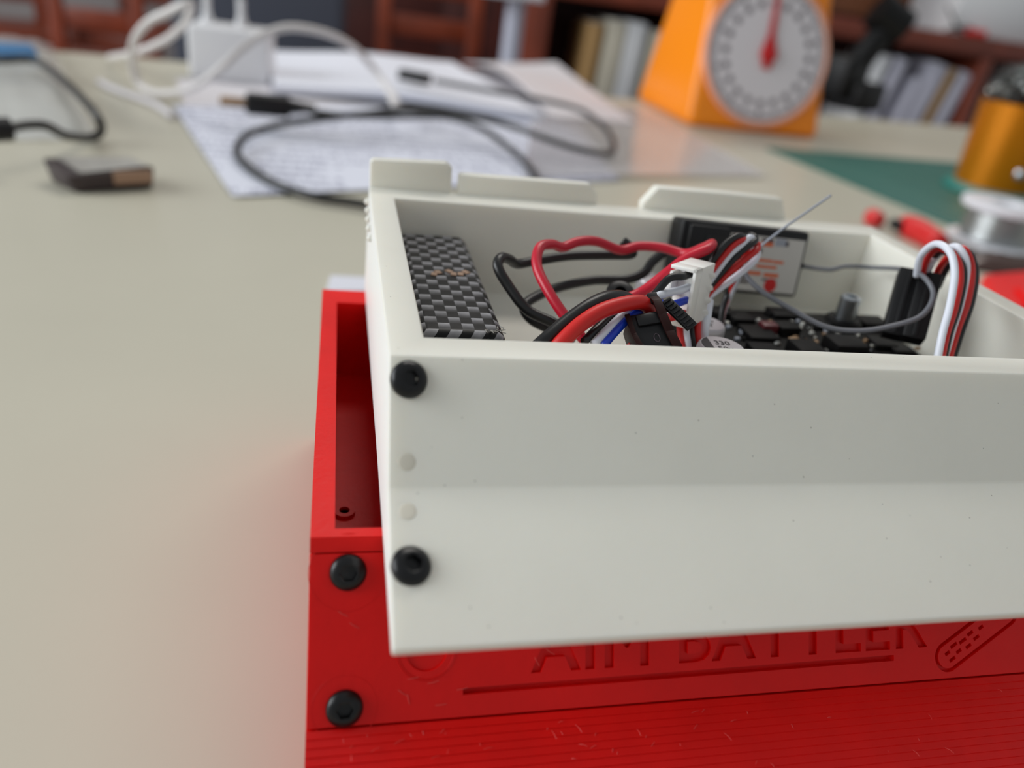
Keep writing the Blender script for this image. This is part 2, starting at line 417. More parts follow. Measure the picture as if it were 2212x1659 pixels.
def tpos(v):
    f_ = (v.x-x0)/(x1-x0); return plate_pt(a0.x+(v.x-x0)*sx, a0.y+(a1.y-a0.y)*f_-v.y*sy, v.z*2.2*0.75)
cut.add([tpos(v) for v in tv], tf)
g0 = on_plate(1000, 1494); g1 = on_plate(1931, 1421)
cut.prism([plate_pt(g0.x, g0.y-0.55, -1.3), plate_pt(g1.x, g1.y-0.55, -1.3), plate_pt(g1.x, g1.y+0.55, -1.3), plate_pt(g0.x, g0.y+0.55, -1.3)], pn*3)
# emblem: slanted capsule outline with small marks inside
e0 = on_plate(2048, 1418); e1 = on_plate(2172, 1322)
ed = (e1-e0); el = ed.length; ed.normalize(); en = Vector((-ed.y, ed.x))
def cap_ring(r, wd, n=40):
    pts = []
    for k in range(n):
        a = 2*math.pi*k/n; c = math.cos(a); s_ = math.sin(a)
        base = e1 if c > 0 else e0
        pts.append((base+ed*(r*c)+en*(r*s_), base+ed*((r-wd)*c)+en*((r-wd)*s_)))
    return pts
rg = cap_ring(3.0, 0.75); n_ = len(rg)
for k in range(n_):
    pass
ring_v = []; 
for h in (-0.8, 1.0):
    for oo, ii in rg: ring_v += [plate_pt(oo.x, oo.y, h), plate_pt(ii.x, ii.y, h)]
rf = []
for k in range(n_):
    a, b = 2*k, 2*((k+1) % n_); m_ = 2*n_
    rf += [(a, b, b+1, a+1), (m_+a, m_+a+1, m_+b+1, m_+b), (a, m_+a, m_+b, b), (a+1, b+1, m_+b+1, m_+a+1)]
cut.add(ring_v, rf)
for q, s_, ln in ((0.2, -0.6, 1.2), (0.6, 1.0, 1.5), (2.2, -1.1, 1.7), (2.6, 0.5, 1.3), (4.4, -0.7, 1.8), (5.0, 0.9, 1.4), (6.6, -1.0, 1.5), (7.4, 0.5, 1.5), (9.3, -0.6, 1.2)):
    c0 = e0+ed*q+en*s_
    cut.prism([plate_pt(*(c0+ed*a*ln/2+en*b*0.35), -0.7) for a, b in ((-1, -1), (1, -1), (1, 1), (-1, 1))], pn*2)
# counterbored empty hole beside the white edge
hc = on_plate(922, 1405)
cut.lathe([(3.4, -0.5), (3.4, 1.2)], plate_pt(hc.x, hc.y, 0), (X, -pd, pn), 28)
cut_o = cut.build('cutter', 'red_pla', red)
bm = weld(cut_o, 1e-6); bm.to_mesh(cut_o.data); bm.free()
md = plate_o.modifiers.new('b', 'BOOLEAN'); md.operation = 'DIFFERENCE'; md.object = cut_o; md.solver = 'EXACT'; md.use_self = True
dg = bpy.context.evaluated_depsgraph_get(); nm = bpy.data.meshes.new_from_object(plate_o.evaluated_get(dg))
plate_o.modifiers.clear(); plate_o.data = nm; bpy.data.objects.remove(cut_o)
for p in nm.polygons: p.use_smooth = False
# raised weld ring round the hole and rough strands
mb = MB(); 
for r_ in (4.6, 4.9):
    mb.tube([plate_pt(hc.x+r_*math.cos(a), hc.y+r_*math.sin(a), 0.0) for a in [math.pi*2*k/36 for k in range(36)]], 0.09, 5, closed=True)
mb.build('print_ring', 'red_pla', red, smooth='all')
for (u_, v_, r_) in ((752, 1236, 6.2), (744, 1530, 5.2)):
    c_ = on_plate(u_, v_); mb = MB()
    mb.tube([plate_pt(c_.x+r_*math.cos(a), c_.y+r_*math.sin(a), -0.02) for a in [math.pi*2*k/40 for k in range(40)]], 0.06, 5, closed=True)
    mb.build('print_ring', 'red_pla', red, smooth='all')
for (u_, v_, tl) in ((752, 1236, (0.05, 0.02)), (744, 1530, (0.05, -0.02))):
    p = UP(u_, v_, B, pn)
    screw(red, p, (pn+X*tl[0]), Z)
mb = MB()
for k in range(46):
    u_, v_ = random.uniform(700, 2190), 0
    v_ = random.uniform(1590-(u_-780)*0.079, 1650)
    p = UP(u_, v_, Cp+Vector((0, 0, 0.1)), Vector((0, -math.sin(slope), math.cos(slope))))
    a = random.uniform(0, 6.28); ln = random.uniform(0.5, 1.9); d_ = Vector((math.cos(a)*0.5, math.sin(a), 0.1)).normalized()
    mb.tube([p+Z*0.05, p+d_*ln/2+Z*0.25, p+d_*ln+Z*0.1], 0.045, 4)
for (u_, v_) in ((905, 1462), (880, 1500), (948, 1470), (965, 1520), (1010, 1485), (1155, 1420), (1180, 1402), (860, 1490), (730, 1320), (755, 1345)):
    c_ = on_plate(u_, v_); a = random.uniform(0, 3.1)
    mb.tube([plate_pt(c_.x, c_.y, 0.0), plate_pt(c_.x+math.cos(a)*0.8, c_.y+math.sin(a)*0.8, 0.1), plate_pt(c_.x+math.cos(a)*1.9, c_.y+math.sin(a)*1.6, 0.02)], 0.06, 4)
o = mb.build('stray_filament', 'red_strand', red); o['kind'] = 'stuff'
# nut hole at the bottom of the pocket
p = U(744, 1104, z=-104.5); MB().lathe([(2.2, -0.5), (2.2, 0.4), (1.1, 0.4), (1.1, -0.4)], (p.x, max(p.y, 103.5), -104.6), n=20).build('boss', 'red_pla', red)

# ------------------------------------------------------------------ white chassis (on top)
WXL, WXR, WYB, WZT = 8.8, 161.0, 203.4, -54.65
WYF = U(1371, 782, z=WZT).y
ey = math.radians(37); 
w1 = Vector((0, -math.cos(ey), math.sin(ey)))                    # upper facet normal
wf = Vector((0, WYF, WZT))
cr = UP(1400, 1050, wf, w1); cr = Vector((0, cr.y, cr.z))
tip = Vector((0, 72.7, ZR+1.45))
w2 = Vector((0, -(cr.z-tip.z), cr.y-tip.y)).normalized()          # lower facet normal
print('white rim front', WYF, 'crease', cr, 'lower elev', math.degrees(math.atan2(w2.z, -w2.y)))
wh = thing('white_chassis', 'open white printed robot chassis resting on the red one, filled with electronics', 'robot chassis', (85, 150, ZR))
prof = [(WYB, WZT), (WYF, WZT), (cr.y, cr.z), (tip.y, tip.z), (tip.y+0.3, ZR), (WYB, ZR)]
mb = pocket_body(WXL, WXR, prof, 14.85, 154.5, 113.6, 194.0, -79.0, WZT, None)
ob = mb.build('body', ['white_pla', 'white_pla_side'], wh); finish_bevel(ob, 0.35, 3, 0.2)
for (u_, v_, pl, nn, tl) in ((883, 820, wf, w1, 0.22), (888, 1223, cr, w2, 0.2)):
    p = UP(u_, v_, pl, nn); screw(wh, p, nn+X*tl, Z, r=3.0)
for (u_, v_, pl, nn) in ((879, 998, wf, w1), (880, 1105, cr, w2)):
    p = UP(u_, v_, pl, nn); ex = X; eyv = nn.cross(X)
    MB().lathe([(1.35, -0.3), (1.35, 0.0), (1.2, 0.03), (0.4, 0.04)], p, (ex, eyv, nn), 24).build('filled_hole', 'white_plug', wh, smooth='all')
# lugs standing on the back wall
def lug(pts, y0, th, bev=0.8):
    poly = [U(u_, v_, y=y0) for u_, v_ in pts]
    for q in poly[-2:]: q.z = -75
    MB().prism(poly, Y*th).build('back_lug', 'white_pla', wh, bevel=bev)
lug([(800, 349), (806, 345), (966, 352), (977, 362), (977, 480), (800, 480)], 203.0, 3)
lug([(992, 376), (1276, 397), (1292, 420), (1300, 520), (986, 520)], 203.0, 3)
lug([(1388, 440), (1422, 405), (1560, 416), (1692, 430), (1740, 560), (1388, 560)], 203.0, 4)
for k, (u_, v_) in enumerate(((794, 418), (786, 462), (789, 492), (790, 520))):
    p = U(u_, v_, x=WXL-0.2); 
for k in range(5):
    p = Vector((WXL-0.25, 201-k*5.5, WZT-3.5-k*0.6))
    MB().lathe([(0.2, -0.9), (0.75, -0.5), (0.9, 0), (0.75, 0.5), (0.2, 0.9)], p, n=12).build('seam_blob', 'white_pla', wh, smooth='all')

# ------------------------------------------------------------------ inside: battery
BX0, BX1, BY0, BY1, BZ1 = 15.6, 33.6, 118.0, 191.5, -62.3
BY0 = U(1000, 722, z=BZ1).y
bt = thing('battery_pack', 'battery wrapped in black carbon-weave film against the white side wall', 'battery', ((BX0+BX1)/2, (BY0+BY1)/2, -79))
mb = MB().box(((BX0+BX1)/2, (BY0+BY1)/2, (BZ1-78.9)/2), (BX1-BX0, BY1-BY0, BZ1+78.9))
mb.build('cell_body', 'carbon_wrap', bt, bevel=2.6, seg=5)
p = U(1075, 716, z=BZ1)
mb = MB()
for k in range(7):
    a = random.uniform(0, 6.28); q = Vector((p.x-2+k*0.5, p.y+random.uniform(-.5, .5), BZ1+0.1))
    mb.tube([q, q+Vector((math.cos(a), math.sin(a), 0.3))*0.8, q+Vector((math.cos(a+.6), math.sin(a+.6), 0.1))*1.6], 0.12, 4)
mb.build('torn_film', 'foam_grey', bt)
mb = MB()
for (u_, v_) in ((938, 592), (946, 588), (970, 586), (980, 592), (995, 592), (1006, 588)):
    q = U(u_, v_, z=BZ1+0.15); mb.box(q, (1.3, 1.7, 0.25), rot_axes(random.uniform(-40, 40)))
mb.build('dirt_flake', 'foam_tan', bt)
MB().box((BX1-0.6, BY0+0.6, -66), (2.2, 1.6, 3)).build('lead_cap', 'sticker_red', bt, bevel=0.4)

# ------------------------------------------------------------------ inside: controller board with parts
PZ = -73.0
q = [U(1470, 652, z=PZ), U(1905, 668, z=PZ), U(2005, 768, z=PZ), U(1480, 768, z=PZ)]
bx0, bx1 = q[0].x, 148.0; by0, by1 = 117.0, 176.0
bx0 = 84.0
bd = thing('controller_board', 'black motor controller board crowded with chips on the white chassis floor', 'circuit board', ((bx0+bx1)/2, (by0+by1)/2, -79))
MB().box(((bx0+bx1)/2, (by0+by1)/2, PZ-0.8), (bx1-bx0, by1-by0, 1.6)).build('board', 'pcb', bd, bevel=0.3)
for sx_ in (bx0+4, bx1-4):
    for sy_ in (by0+4, by1-4):
        MB().lathe([(2.0, -79), (2.0, PZ-1.6)], (sx_, sy_, 0), n=12).build('standoff', 'black_plastic', bd)
def chip(u_, v_, sx_, sy_, h, m_='chip', a=0, nm='chip', z=PZ):
    c_ = U(u_, v_, z=z+h); MB().box((c_.x, c_.y, z+h/2), (sx_, sy_, h), rot_axes(a)).build(nm, m_, bd, bevel=min(0.2, h*0.2))
for (u_, v_, sx_, sy_, h) in ((1640, 715, 8, 8, 1.6), (1690, 672, 7, 6, 1.4), (1600, 680, 6, 6, 1.8), (1745, 745, 7, 7, 3.2), (1830, 735, 9, 7, 3.4), (1650, 748, 7, 5, 2.4),
        (1560, 668, 6, 5, 2.0), (1905, 735, 6, 6, 1.5), (1700, 700, 6, 5, 2.2), (1885, 690, 8, 6, 2.0), (1760, 690, 7, 7, 1.4), (1950, 752, 6, 4, 1.2)):
    chip(u_, v_, sx_, sy_, h, a=random.choice((0, 0, 4, -3)))
chip(1662, 698, 4.2, 3.2, 2.6, 'maroon', 0, 'inductor')
for k in range(130):
    u_ = random.uniform(1545, 1990); v_ = random.uniform(668 if u_ < 1800 else 692, 765)
    chip(u_, v_, random.uniform(0.8, 1.6), random.uniform(0.6, 1.1), random.uniform(0.6, 1.1), random.choice(('ceramic', 'solder', 'solder', 'chip', 'chip', 'sticker_grey')), random.choice((0, 90)), random.choice(('resistor', 'ceramic_capacitor')))
for (u_, v_) in ((1711, 692), (1736, 696), (1752, 702), (1755, 715), (1788, 722), (1640, 688), (1680, 736)):
    c_ = U(u_, v_, z=PZ+1); MB().lathe([(0.9, 0), (0.9, 0.4), (0.5, 0.9), (0.1, 1.0)], (c_.x, c_.y, PZ), n=12).build('solder_joint', 'solder', bd, smooth='all')
for (u_, v_) in ((1722, 742), (1716, 730)):
    chip(u_, v_, 2.6, 1.8, 1.4, 'ceramic', 20, 'ceramic_capacitor')
# metal post on a round black foot
c_ = U(1818, 702, z=PZ)
MB().lathe([(5.0, 0), (5.0, 1.4), (4.2, 2.2)], (c_.x, c_.y, PZ), n=28).build('post_foot', 'chip', bd, smooth=True)
MB().lathe([(2.75, 2.2), (2.75, 8.0), (2.4, 8.4), (1.5, 8.4), (1.5, 7.4)], (c_.x, c_.y, PZ), n=28).build('metal_post', 'metal', bd, smooth=True)
# electrolytic capacitors with their printing
def ecap(u_, v_, r_, ztop, lines, ang, half=True, nm='can_capacitor'):
    c_ = U(u_, v_, z=ztop)
    can = MB().lathe([(r_, PZ-ztop), (r_, -1.0), (r_-0.15, -0.4), (r_-0.5, 0.0)], (c_.x, c_.y, ztop), n=36).build(nm, 'cap_top', bd, smooth=True)
    ax = rot_axes(ang)
    if half:
        pts = [Vector((c_.x, c_.y, ztop+0.02))+ax[0]*(-(r_-0.7)*math.cos(a))+ax[1]*((r_-0.7)*math.sin(a)) for a in [(-1.05+2.1*k/12) for k in range(13)]]
        MB().prism(pts, Z*0.05).build('polarity_mark', 'ink', can)
    for i, ln in enumerate(lines):
        tv_, tf_ = text_mesh(ln, 1.0, 0.01, 0.02)
        s_ = 2.3
        MB().add([Vector((c_.x, c_.y, ztop+0.05))+ax[0]*(v.x*s_-1.3)+ax[1]*(v.y*s_*1.15+0.5-i*2.7)+Z*v.z for v in tv_], tf_).build('print', 'ink', can)
ecap(1560, 747, 5.0, -62.0, ['330', '50v'], -6)
ecap(1526, 697, 4.6, -65.5, ['50v', 'VT'], -12)
ecap(1410, 600, 4.0, -66.0, ['VT'], -12, half=False)

# ------------------------------------------------------------------ receiver leaning on the back wall
o_tl, o_tr = U(1478, 472, y=187), U(1752, 503, y=187)
ex = (o_tr-o_tl); rw = ex.length; ex.normalize()
o_bl = U(1456, 640, y=183.0); dn = (o_bl-o_tl); dn -= ex*dn.dot(ex); rh = 18.6; dn.normalize(); nr = ex.cross(dn)*-1
if nr.y > 0: nr = -nr
rx = thing('radio_receiver', 'black radio receiver box with orange printed label standing against the back wall', 'receiver', (o_bl+ex*rw/2))
def rp(a, b, h): return o_tl+ex*a+dn*b+nr*h
axr = (ex, -dn, nr)
print('receiver', rw, rh, rp(0, rh, 0), nr)
MB().box(rp(rw/2, rh/2, -4), (rw, rh, 8), axr).build('case', 'black_plastic', rx, bevel=0.9)
lw = rw*0.60
MB().box(rp(rw-lw/2-1.0, rh/2+0.7, 0.03), (lw, rh-3.4, 0.12), axr).build('label_sheet', 'sticker', rx)
MB().box(rp(rw*0.19, rh*0.32, 1.0), (rw*0.30, rh*0.52, 2.0), axr).build('port_block', 'black_plastic', rx, bevel=0.4)
MB().box(rp(rw*0.25, rh*0.36, 2.2), (rw*0.16, rh*0.36, 0.8), axr).build('port_step', 'black_matte', rx, bevel=0.2)
lx = rw-lw-1.0
for (a, b, ww, hh, m_) in ((11.5, 3.3, 3.4, 0.9, 'sticker_black'), (11.5, 4.4, 3.6, 1.2, 'sticker_orange'), (15.6, 3.6, 3.4, 2.0, 'sticker_grey'), (17.6, 3.8, 1.0, 1.4, 'sticker_black'),
        (8.6, 6.4, 3.6, 1.4, 'sticker_black'), (11.2, 8.9, 6.4, 0.8, 'sticker_orange'), (16.2, 9.0, 3.2, 0.8, 'sticker_orange'), (12.8, 10.6, 6.4, 0.8, 'sticker_orange'),
        (9.0, 12.6, 5.0, 1.0, 'sticker_orange'), (14.8, 12.8, 4.6, 1.1, 'sticker_orange'), (6.3, 14.2, 3.0, 0.7, 'sticker_black'), (6.5, 15.3, 3.4, 0.7, 'sticker_black'), (14.5, 14.2, 4.5, 0.5, 'sticker_black')):
    MB().box(rp(lx+a-ww*0 , b, 0.12), (ww, hh, 0.06), axr).build('label_print', m_, rx)
MB().lathe([(1.9, 0), (1.9, 0.06)], rp(lx+15.2, 15.6, 0.12), axr, 24).build('label_emblem', 'sticker_red', rx)
MB().lathe([(1.1, 0), (0.8, 2.0)], rp(rw, rh*0.52, -3), (dn, nr, ex), 16).build('antenna_boot', 'black_plastic', rx)
pa = rp(rw+1.5, rh*0.52, -3)
AN = [pa]+[U(u_, v_, y=d) for u_, v_, d in ((1790, 582, 184), (1830, 575, 183), (1890, 578, 181), (1945, 581, 168), (1990, 594, 150), (2016, 635, 143), (1990, 682, 140), (1920, 706, 140), (1850, 715, 141), (1780, 705, 144),
    (1710, 668, 150), (1650, 632, 154), (1612, 595, 158), (1612, 565, 161), (1640, 535, 163), (1690, 495, 164), (1740, 460, 165), (1795, 422, 166))]
pth = spline(AN, 10); nn_ = len(pth); tipn = int(nn_*0.80)
MB().tube(pth[:tipn], 0.62, 10).build('antenna_lead', 'grey_wire', rx, smooth='all')
MB().tube(pth[tipn-1:], 0.3, 8).build('antenna_tip', 'sticker_grey', rx, smooth='all')

# ------------------------------------------------------------------ power wires
def wthing(name, label, m_, pts, r, cat='wire', group=None, **k):
    o = wire(name, m_, pts, r, **k); return tag(o, label, cat, group)
wthing('power_wire', 'crimson wire arching high between battery and receiver', 'red_wire',
    [(1262, 735, 138), (1225, 690, 141), (1185, 630, 146), (1160, 575, 152), (1166, 535, 157), (1192, 528, 160), (1216, 534, 162), (1250, 522, 164), (1290, 522, 166), (1340, 540, 167), (1380, 532, 168), (1430, 535, 167), (1480, 548, 164), (1520, 535, 158), (1538, 527, 153), (1528, 538, 149),
     (1480, 560, 148), (1440, 590, 147), (1390, 628, 147), (1350, 648, 146), (1310, 672, 146), (1285, 720, 146)], 1.15)
wthing('power_wire', 'black wire bent round beside the carbon-weave battery with a hooked end', 'black_wire',
    [(1235, 735, 142), (1200, 700, 144), (1140, 670, 147), (1100, 620, 151), (1076, 578, 154), (1082, 557, 157), (1100, 560, 160), (1118, 570, 163), (1160, 563, 166), (1230, 553, 170), (1310, 551, 171), (1362, 550, 170), (1364, 538, 170), (1345, 520, 171)], 1.15)
wthing('power_wire', 'black wire running low behind the crimson arch to the board', 'black_wire',
    [(1240, 738, 150), (1190, 712, 152), (1148, 690, 154), (1132, 662, 157), (1160, 640, 161), (1210, 620, 166), (1280, 606, 170), (1350, 604, 171), (1390, 590, 172), (1410, 565, 174), (1440, 540, 176)], 1.2)
wthing('power_wire', 'thick black wire curving up over the front wall beside the bright red one', 'black_wire',
    [(1150, 760, 122), (1180, 733, 123), (1225, 695, 126), (1275, 660, 129), (1315, 643, 132), (1350, 645, 135), (1385, 668, 138), (1400, 700, 139)], 1.45)
wthing('power_wire', 'thick bright red wire bending into the black plug', 'red_wire_dull',
    [(1185, 770, 121), (1215, 737, 121.5), (1255, 700, 123), (1300, 672, 125), (1350, 656, 127), (1385, 654, 128.5), (1402, 668, 129.5), (1404, 690, 130)], 1.5)

# ------------------------------------------------------------------ white balance plug with its leads
D0 = 158.0
def camv(a, b, c): return RT*a+DN*b+fw*c
wv = camv(4.6, 1.7, -3.0).normalized(); dv = camv(5.8, -2.7, 7.5); dv -= wv*dv.dot(wv); dv.normalize(); hv = wv.cross(dv)
if hv.dot(DN) < 0: hv = -hv
Pw, Ph, Pd = 5.75, 12.6, 9.6
T0 = CAMP(1450, 571, D0)
def pp(a, b, c): return T0+wv*a+hv*b+dv*c
ax_p = (wv, hv, dv)
bp = thing('balance_plug', 'white nylon four-way plug joining black, white, blue and red leads', 'connector', pp(Pw/2, Ph, 5))
th_ = 0.75
mb = MB()
mb.box(pp(Pw/2, Ph/2, Pd/2+1.6), (Pw, Ph, Pd-3.2), ax_p)
mb.build('housing', 'nylon', bp, bevel=0.2)
mb = MB()
for (a, b, sa, sb) in ((Pw-th_/2, Ph/2, th_, Ph), (th_/2, Ph*0.32, th_, Ph*0.42), (Pw/2, th_/2, Pw, th_), (Pw/2, Ph-th_*1.2, Pw, th_*2.4)):
    mb.box(pp(a, b, 1.6), (sa, sb, 3.2), ax_p)
mb.build('shroud', 'nylon', bp, bevel=0.12)
for k in range(4):
    MB().prism([pp(Pw+0.0, 1.6+k*2.75, Pd-3.4), pp(Pw+0.45, 2.0+k*2.75, Pd-0.4), pp(Pw+0.45, 3.1+k*2.75, Pd+0.5), pp(Pw+0.0, 3.6+k*2.75, Pd-1.2)], -wv*1.6).build('latch_tooth', 'nylon', bp, bevel=0.1)
MB().box(pp(-0.5, Ph*0.36, 2.0), (1.0, 3.4, 2.4), ax_p).build('key_rib', 'nylon', bp, bevel=0.15)
leads = [('black_wire', 1.6, 'lead'), ('white_wire', 4.5, 'lead'), ('blue_wire', 7.3, 'lead'), ('red_wire_dull', 10.2, 'lead')]
ends = [[(1400, 650, 134), (1345, 668, 132), (1310, 690, 128), (1262, 738, 121.5)], [(1420, 640, 133), (1370, 662, 130), (1335, 690, 127), (1282, 745, 121)],
        [(1425, 655, 132), (1380, 672, 129), (1345, 700, 126), (1302, 748, 121)], [(1440, 685, 132), (1410, 705, 130), (1390, 725, 128), (1360, 750, 125)]]
for (m_, b, nm), e_ in zip(leads, ends):
    P = [pp(3.6, b, 2.6), pp(3.2, b+0.1, -0.8), pp(1.6, b+0.5, -4.0)]+[U(u_, v_, y=d) for u_, v_, d in e_]
    MB().tube(spline(P, 8), 0.82, 12).build('lead', m_, bp, smooth='all')

# two three-wire leads looping behind the plug
loops = [('black_wire', [(1547, 552), (1568, 527), (1590, 511), (1604, 511), (1612, 522), (1600, 548)]),
         ('red_wire_dull', [(1542, 578), (1576, 537), (1597, 521), (1611, 519), (1617, 530), (1604, 556)]),
         ('white_wire', [(1538, 600), (1576, 550), (1600, 530), (1618, 514), (1626, 520), (1618, 548)]),
         ('black_wire', [(1542, 608), (1590, 554), (1618, 530), (1631, 520), (1627, 511), (1612, 520)]),
         ('red_wire_dull', [(1536, 627), (1590, 575), (1624, 549), (1636, 537), (1633, 526), (1620, 535)]),
         ('white_wire', [(1533, 640), (1575, 609), (1612, 580), (1632, 560), (1636, 545), (1625, 540)])]
for g in range(2):
    th0 = None
    for k in range(3):
        m_, pts = loops[g*3+k]
        ys = [149, 150.5, 152, 153.5, 155, 157]
        P = [U(u_, v_, y=d+g*0.3) for (u_, v_), d in zip(pts, ys)]
        P = [U(pts[0][0]-16, pts[0][1]+24, y=149)]+P+[U(1575, 625+k*8, y=161), U(1560, 672+k*4, y=159), U(1556, 712+k*4, y=157)]
        if th0 is None:
            th0 = thing('servo_lead', ['black, red and white three-wire lead looping up behind the white plug, upper one', 'black, red and white three-wire lead looping up behind the white plug, lower one'][g], 'cable', P[-1])
        MB().tube(spline(P, 8), 0.8, 12).build('strand', m_, th0, smooth='all')
dt = thing('servo_lead', 'red, white and black strands hanging straight down below the white plug', 'cable', U(1500, 745, y=139))
for m_, pts, r_ in (('red_wire_dull', [(1468, 690, 141), (1470, 720, 138), (1474, 750, 136), (1476, 790, 136)], 0.75), ('white_wire', [(1482, 690, 141), (1482, 715, 138), (1486, 745, 136), (1492, 790, 136)], 0.75), ('black_wire', [(1494, 690, 141.5), (1494, 715, 138.5), (1498, 745, 136.5), (1506, 790, 136.5)], 0.65),
                    ('red_wire_dull', [(1510, 670, 142), (1507, 710, 139), (1509, 745, 137), (1516, 790, 137)], 0.75), ('white_wire', [(1532, 650, 145), (1526, 690, 141), (1521, 725, 139), (1526, 790, 139)], 1.0)):
    wire('strand', m_, pts, r_, dt)

# ------------------------------------------------------------------ black plug with cable tie
g0_ = CAMP(1352, 690, 146)
e1_ = camv(1, -0.17, 0.1).normalized(); e3_ = camv(0.1, -0.5, -1.0); e3_ -= e1_*e3_.dot(e1_); e3_.normalize(); e2_ = e3_.cross(e1_)
if e2_.dot(DN) < 0: e2_ = -e2_
def gp(a, b, c): return g0_+e1_*a+e2_*b+e3_*c
bk = thing('power_plug', 'black power plug bound by a ridged cable tie behind the white front wall', 'connector', gp(4, 8, -4))
axg = (e1_, e2_, e3_)
MB().box(gp(4.2, 4.6, -3.0), (7.6, 10.4, 7.0), axg).build('housing', 'black_plastic', bk, bevel=0.5)
MB().box(gp(4.4, 1.2, 0.7), (5.4, 2.4, 0.8), axg).build('top_rib', 'black_plastic', bk, bevel=0.3)
mb = MB(); mb.tube([gp(4.6+0.55*math.cos(a), 5.2+0.85*math.sin(a), 0.52) for a in [2*math.pi*k/24 for k in range(24)]], 0.1, 6, closed=True); mb.build('moulded_zero', 'sticker_black', bk)
def strap(pts, wd, nm, m_, parent, side):
    mb = MB()
    for i in range(len(pts)-1):
        a_, b_ = pts[i], pts[i+1]; d_ = (b_-a_); l_ = d_.length; d_.normalize(); s_ = side-d_*side.dot(d_); s_.normalize(); n2 = d_.cross(s_)
        mb.box((a_+b_)/2, (l_*1.08, wd, 0.5), (d_, s_, n2))
    return mb.build(nm, m_, parent, bevel=0.08)
strap([gp(6.5, -4.0, 0.0), gp(6.6, -2.2, 1.2), gp(6.7, 1.0, 1.4), gp(7.2, 4.5, 0.9), gp(7.8, 8.0, 0.8)], 1.7, 'tie_band', 'amber_strap', bk, e1_)
strap([gp(0.3, -0.5, 0.6), gp(0.4, 4.0, 0.9), gp(1.6, 9.0, 0.8)], 1.0, 'tie_band', 'amber_strap', bk, e1_)
MB().box(gp(6.4, -3.6, -0.6), (2.0, 2.4, 2.0), axg).build('tie_head', 'black_plastic', bk, bevel=0.3)
ta, tb = gp(8.4, -2.6, 0.2), gp(11.8, 4.2, 0.4); td = (tb-ta); tl = td.length; td.normalize(); tsd = (e1_*0.6-e2_*0.35); tsd -= td*tsd.dot(td); tsd.normalize(); tn = td.cross(tsd)
if tn.dot(fw) > 0: tn = -tn
tail = MB().box((ta+tb)/2, (tl, 2.4, 0.7), (td, tsd, tn)).build('tie_tail', 'black_plastic', bk, bevel=0.1)
for k in range(8):
    MB().box(ta+td*(0.5+k*tl/8.2)+tn*0.45, (0.35, 1.8, 0.3), (td, tsd, tn)).build('tie_ridge', 'black_plastic', tail)
wire('copper_strand', 'ceramic', [(1447, 726, 132), (1452, 742, 131), (1456, 756, 130)], 0.3, bk)
# small black lug behind the wires
pl_ = U(1340, 632, y=152)
lg = tag(MB().lathe([(3.2, -4), (3.2, 0), (2.4, 0.6), (1.3, 0.6), (1.3, -2)], pl_, (e1_, e2_, e3_), 24).build('ring_terminal', 'black_plastic', smooth=True), 'small black round cap with a hole among the wires', 'terminal')

# ------------------------------------------------------------------ two upright servo plugs with looping leads, right
for g in range(2):
    off = g
    c_top = U(1962+g*42, 600+g*8, y=157-g*4); c_bot = U(1930+g*42, 716+g*8, y=150-g*4)
    e_h = (c_bot-c_top); hl = e_h.length; e_h.normalize()
    e_w = camv(1, 0.22, -0.35); e_w -= e_h*e_w.dot(e_h); e_w.normalize(); e_n = e_w.cross(e_h)
    if e_n.dot(fw) > 0: e_n = -e_n
    sp_ = thing('servo_plug', ['black three-way plug with looped white, red and black wires, next to the board', 'black three-way plug with looped white, red and black wires, next to the right wall'][g], 'connector', c_bot+e_h*3)
    MB().box((c_top+c_bot)/2, (5.2, hl+3, 6.0), (e_w, e_h, e_n)).build('housing', 'black_plastic', sp_, bevel=0.4)
    MB().box((c_top+c_bot)/2+e_n*3.1, (1.2, hl+2, 0.5), (e_w, e_h, e_n)).build('rib', 'black_plastic', sp_, bevel=0.15)
    LP = [[('white_wire', [(1980, 588), (1990, 552), (2022, 527), (2052, 545), (2062, 590), (2052, 660), (2036, 720), (2022, 790)]),
           ('red_wire_dull', [(1990, 592), (2002, 560), (2028, 536), (2064, 556), (2074, 600), (2062, 665), (2044, 722), (2030, 790)]),
           ('black_wire', [(1998, 596), (2014, 565), (2036, 542), (2074, 566), (2081, 605), (2068, 668), (2050, 722), (2036, 790)])],
          [('white_wire', [(1994, 598), (2010, 570), (2042, 540), (2070, 535), (2088, 575), (2076, 650), (2056, 715), (2032, 800)]),
           ('red_wire_dull', [(2014, 606), (2030, 578), (2056, 548), (2082, 538), (2099, 580), (2090, 650), (2068, 712), (2042, 800)]),
           ('black_wire', [(2026, 612), (2042, 585), (2064, 556), (2092, 545), (2107, 590), (2099, 650), (2078, 712), (2050, 800)])]][g]
    ys = [[152, 150, 146, 141, 137, 132, 128, 125], [154, 152, 150, 147, 143, 137, 132, 128]][g]
    for k, (m_, pts) in enumerate(LP):
        P = [U(u_, v_, y=d+k*1.3) for (u_, v_), d in zip(pts, ys)]
        P[0] = U(pts[0][0], pts[0][1]+8, y=ys[0]+k)
        MB().tube(spline(P, 8), 0.82, 12).build('strand', m_, sp_, smooth='all')

# ------------------------------------------------------------------ things on the table
def T(u, v, h=0.0): return U(u, v, z=ZT+h)
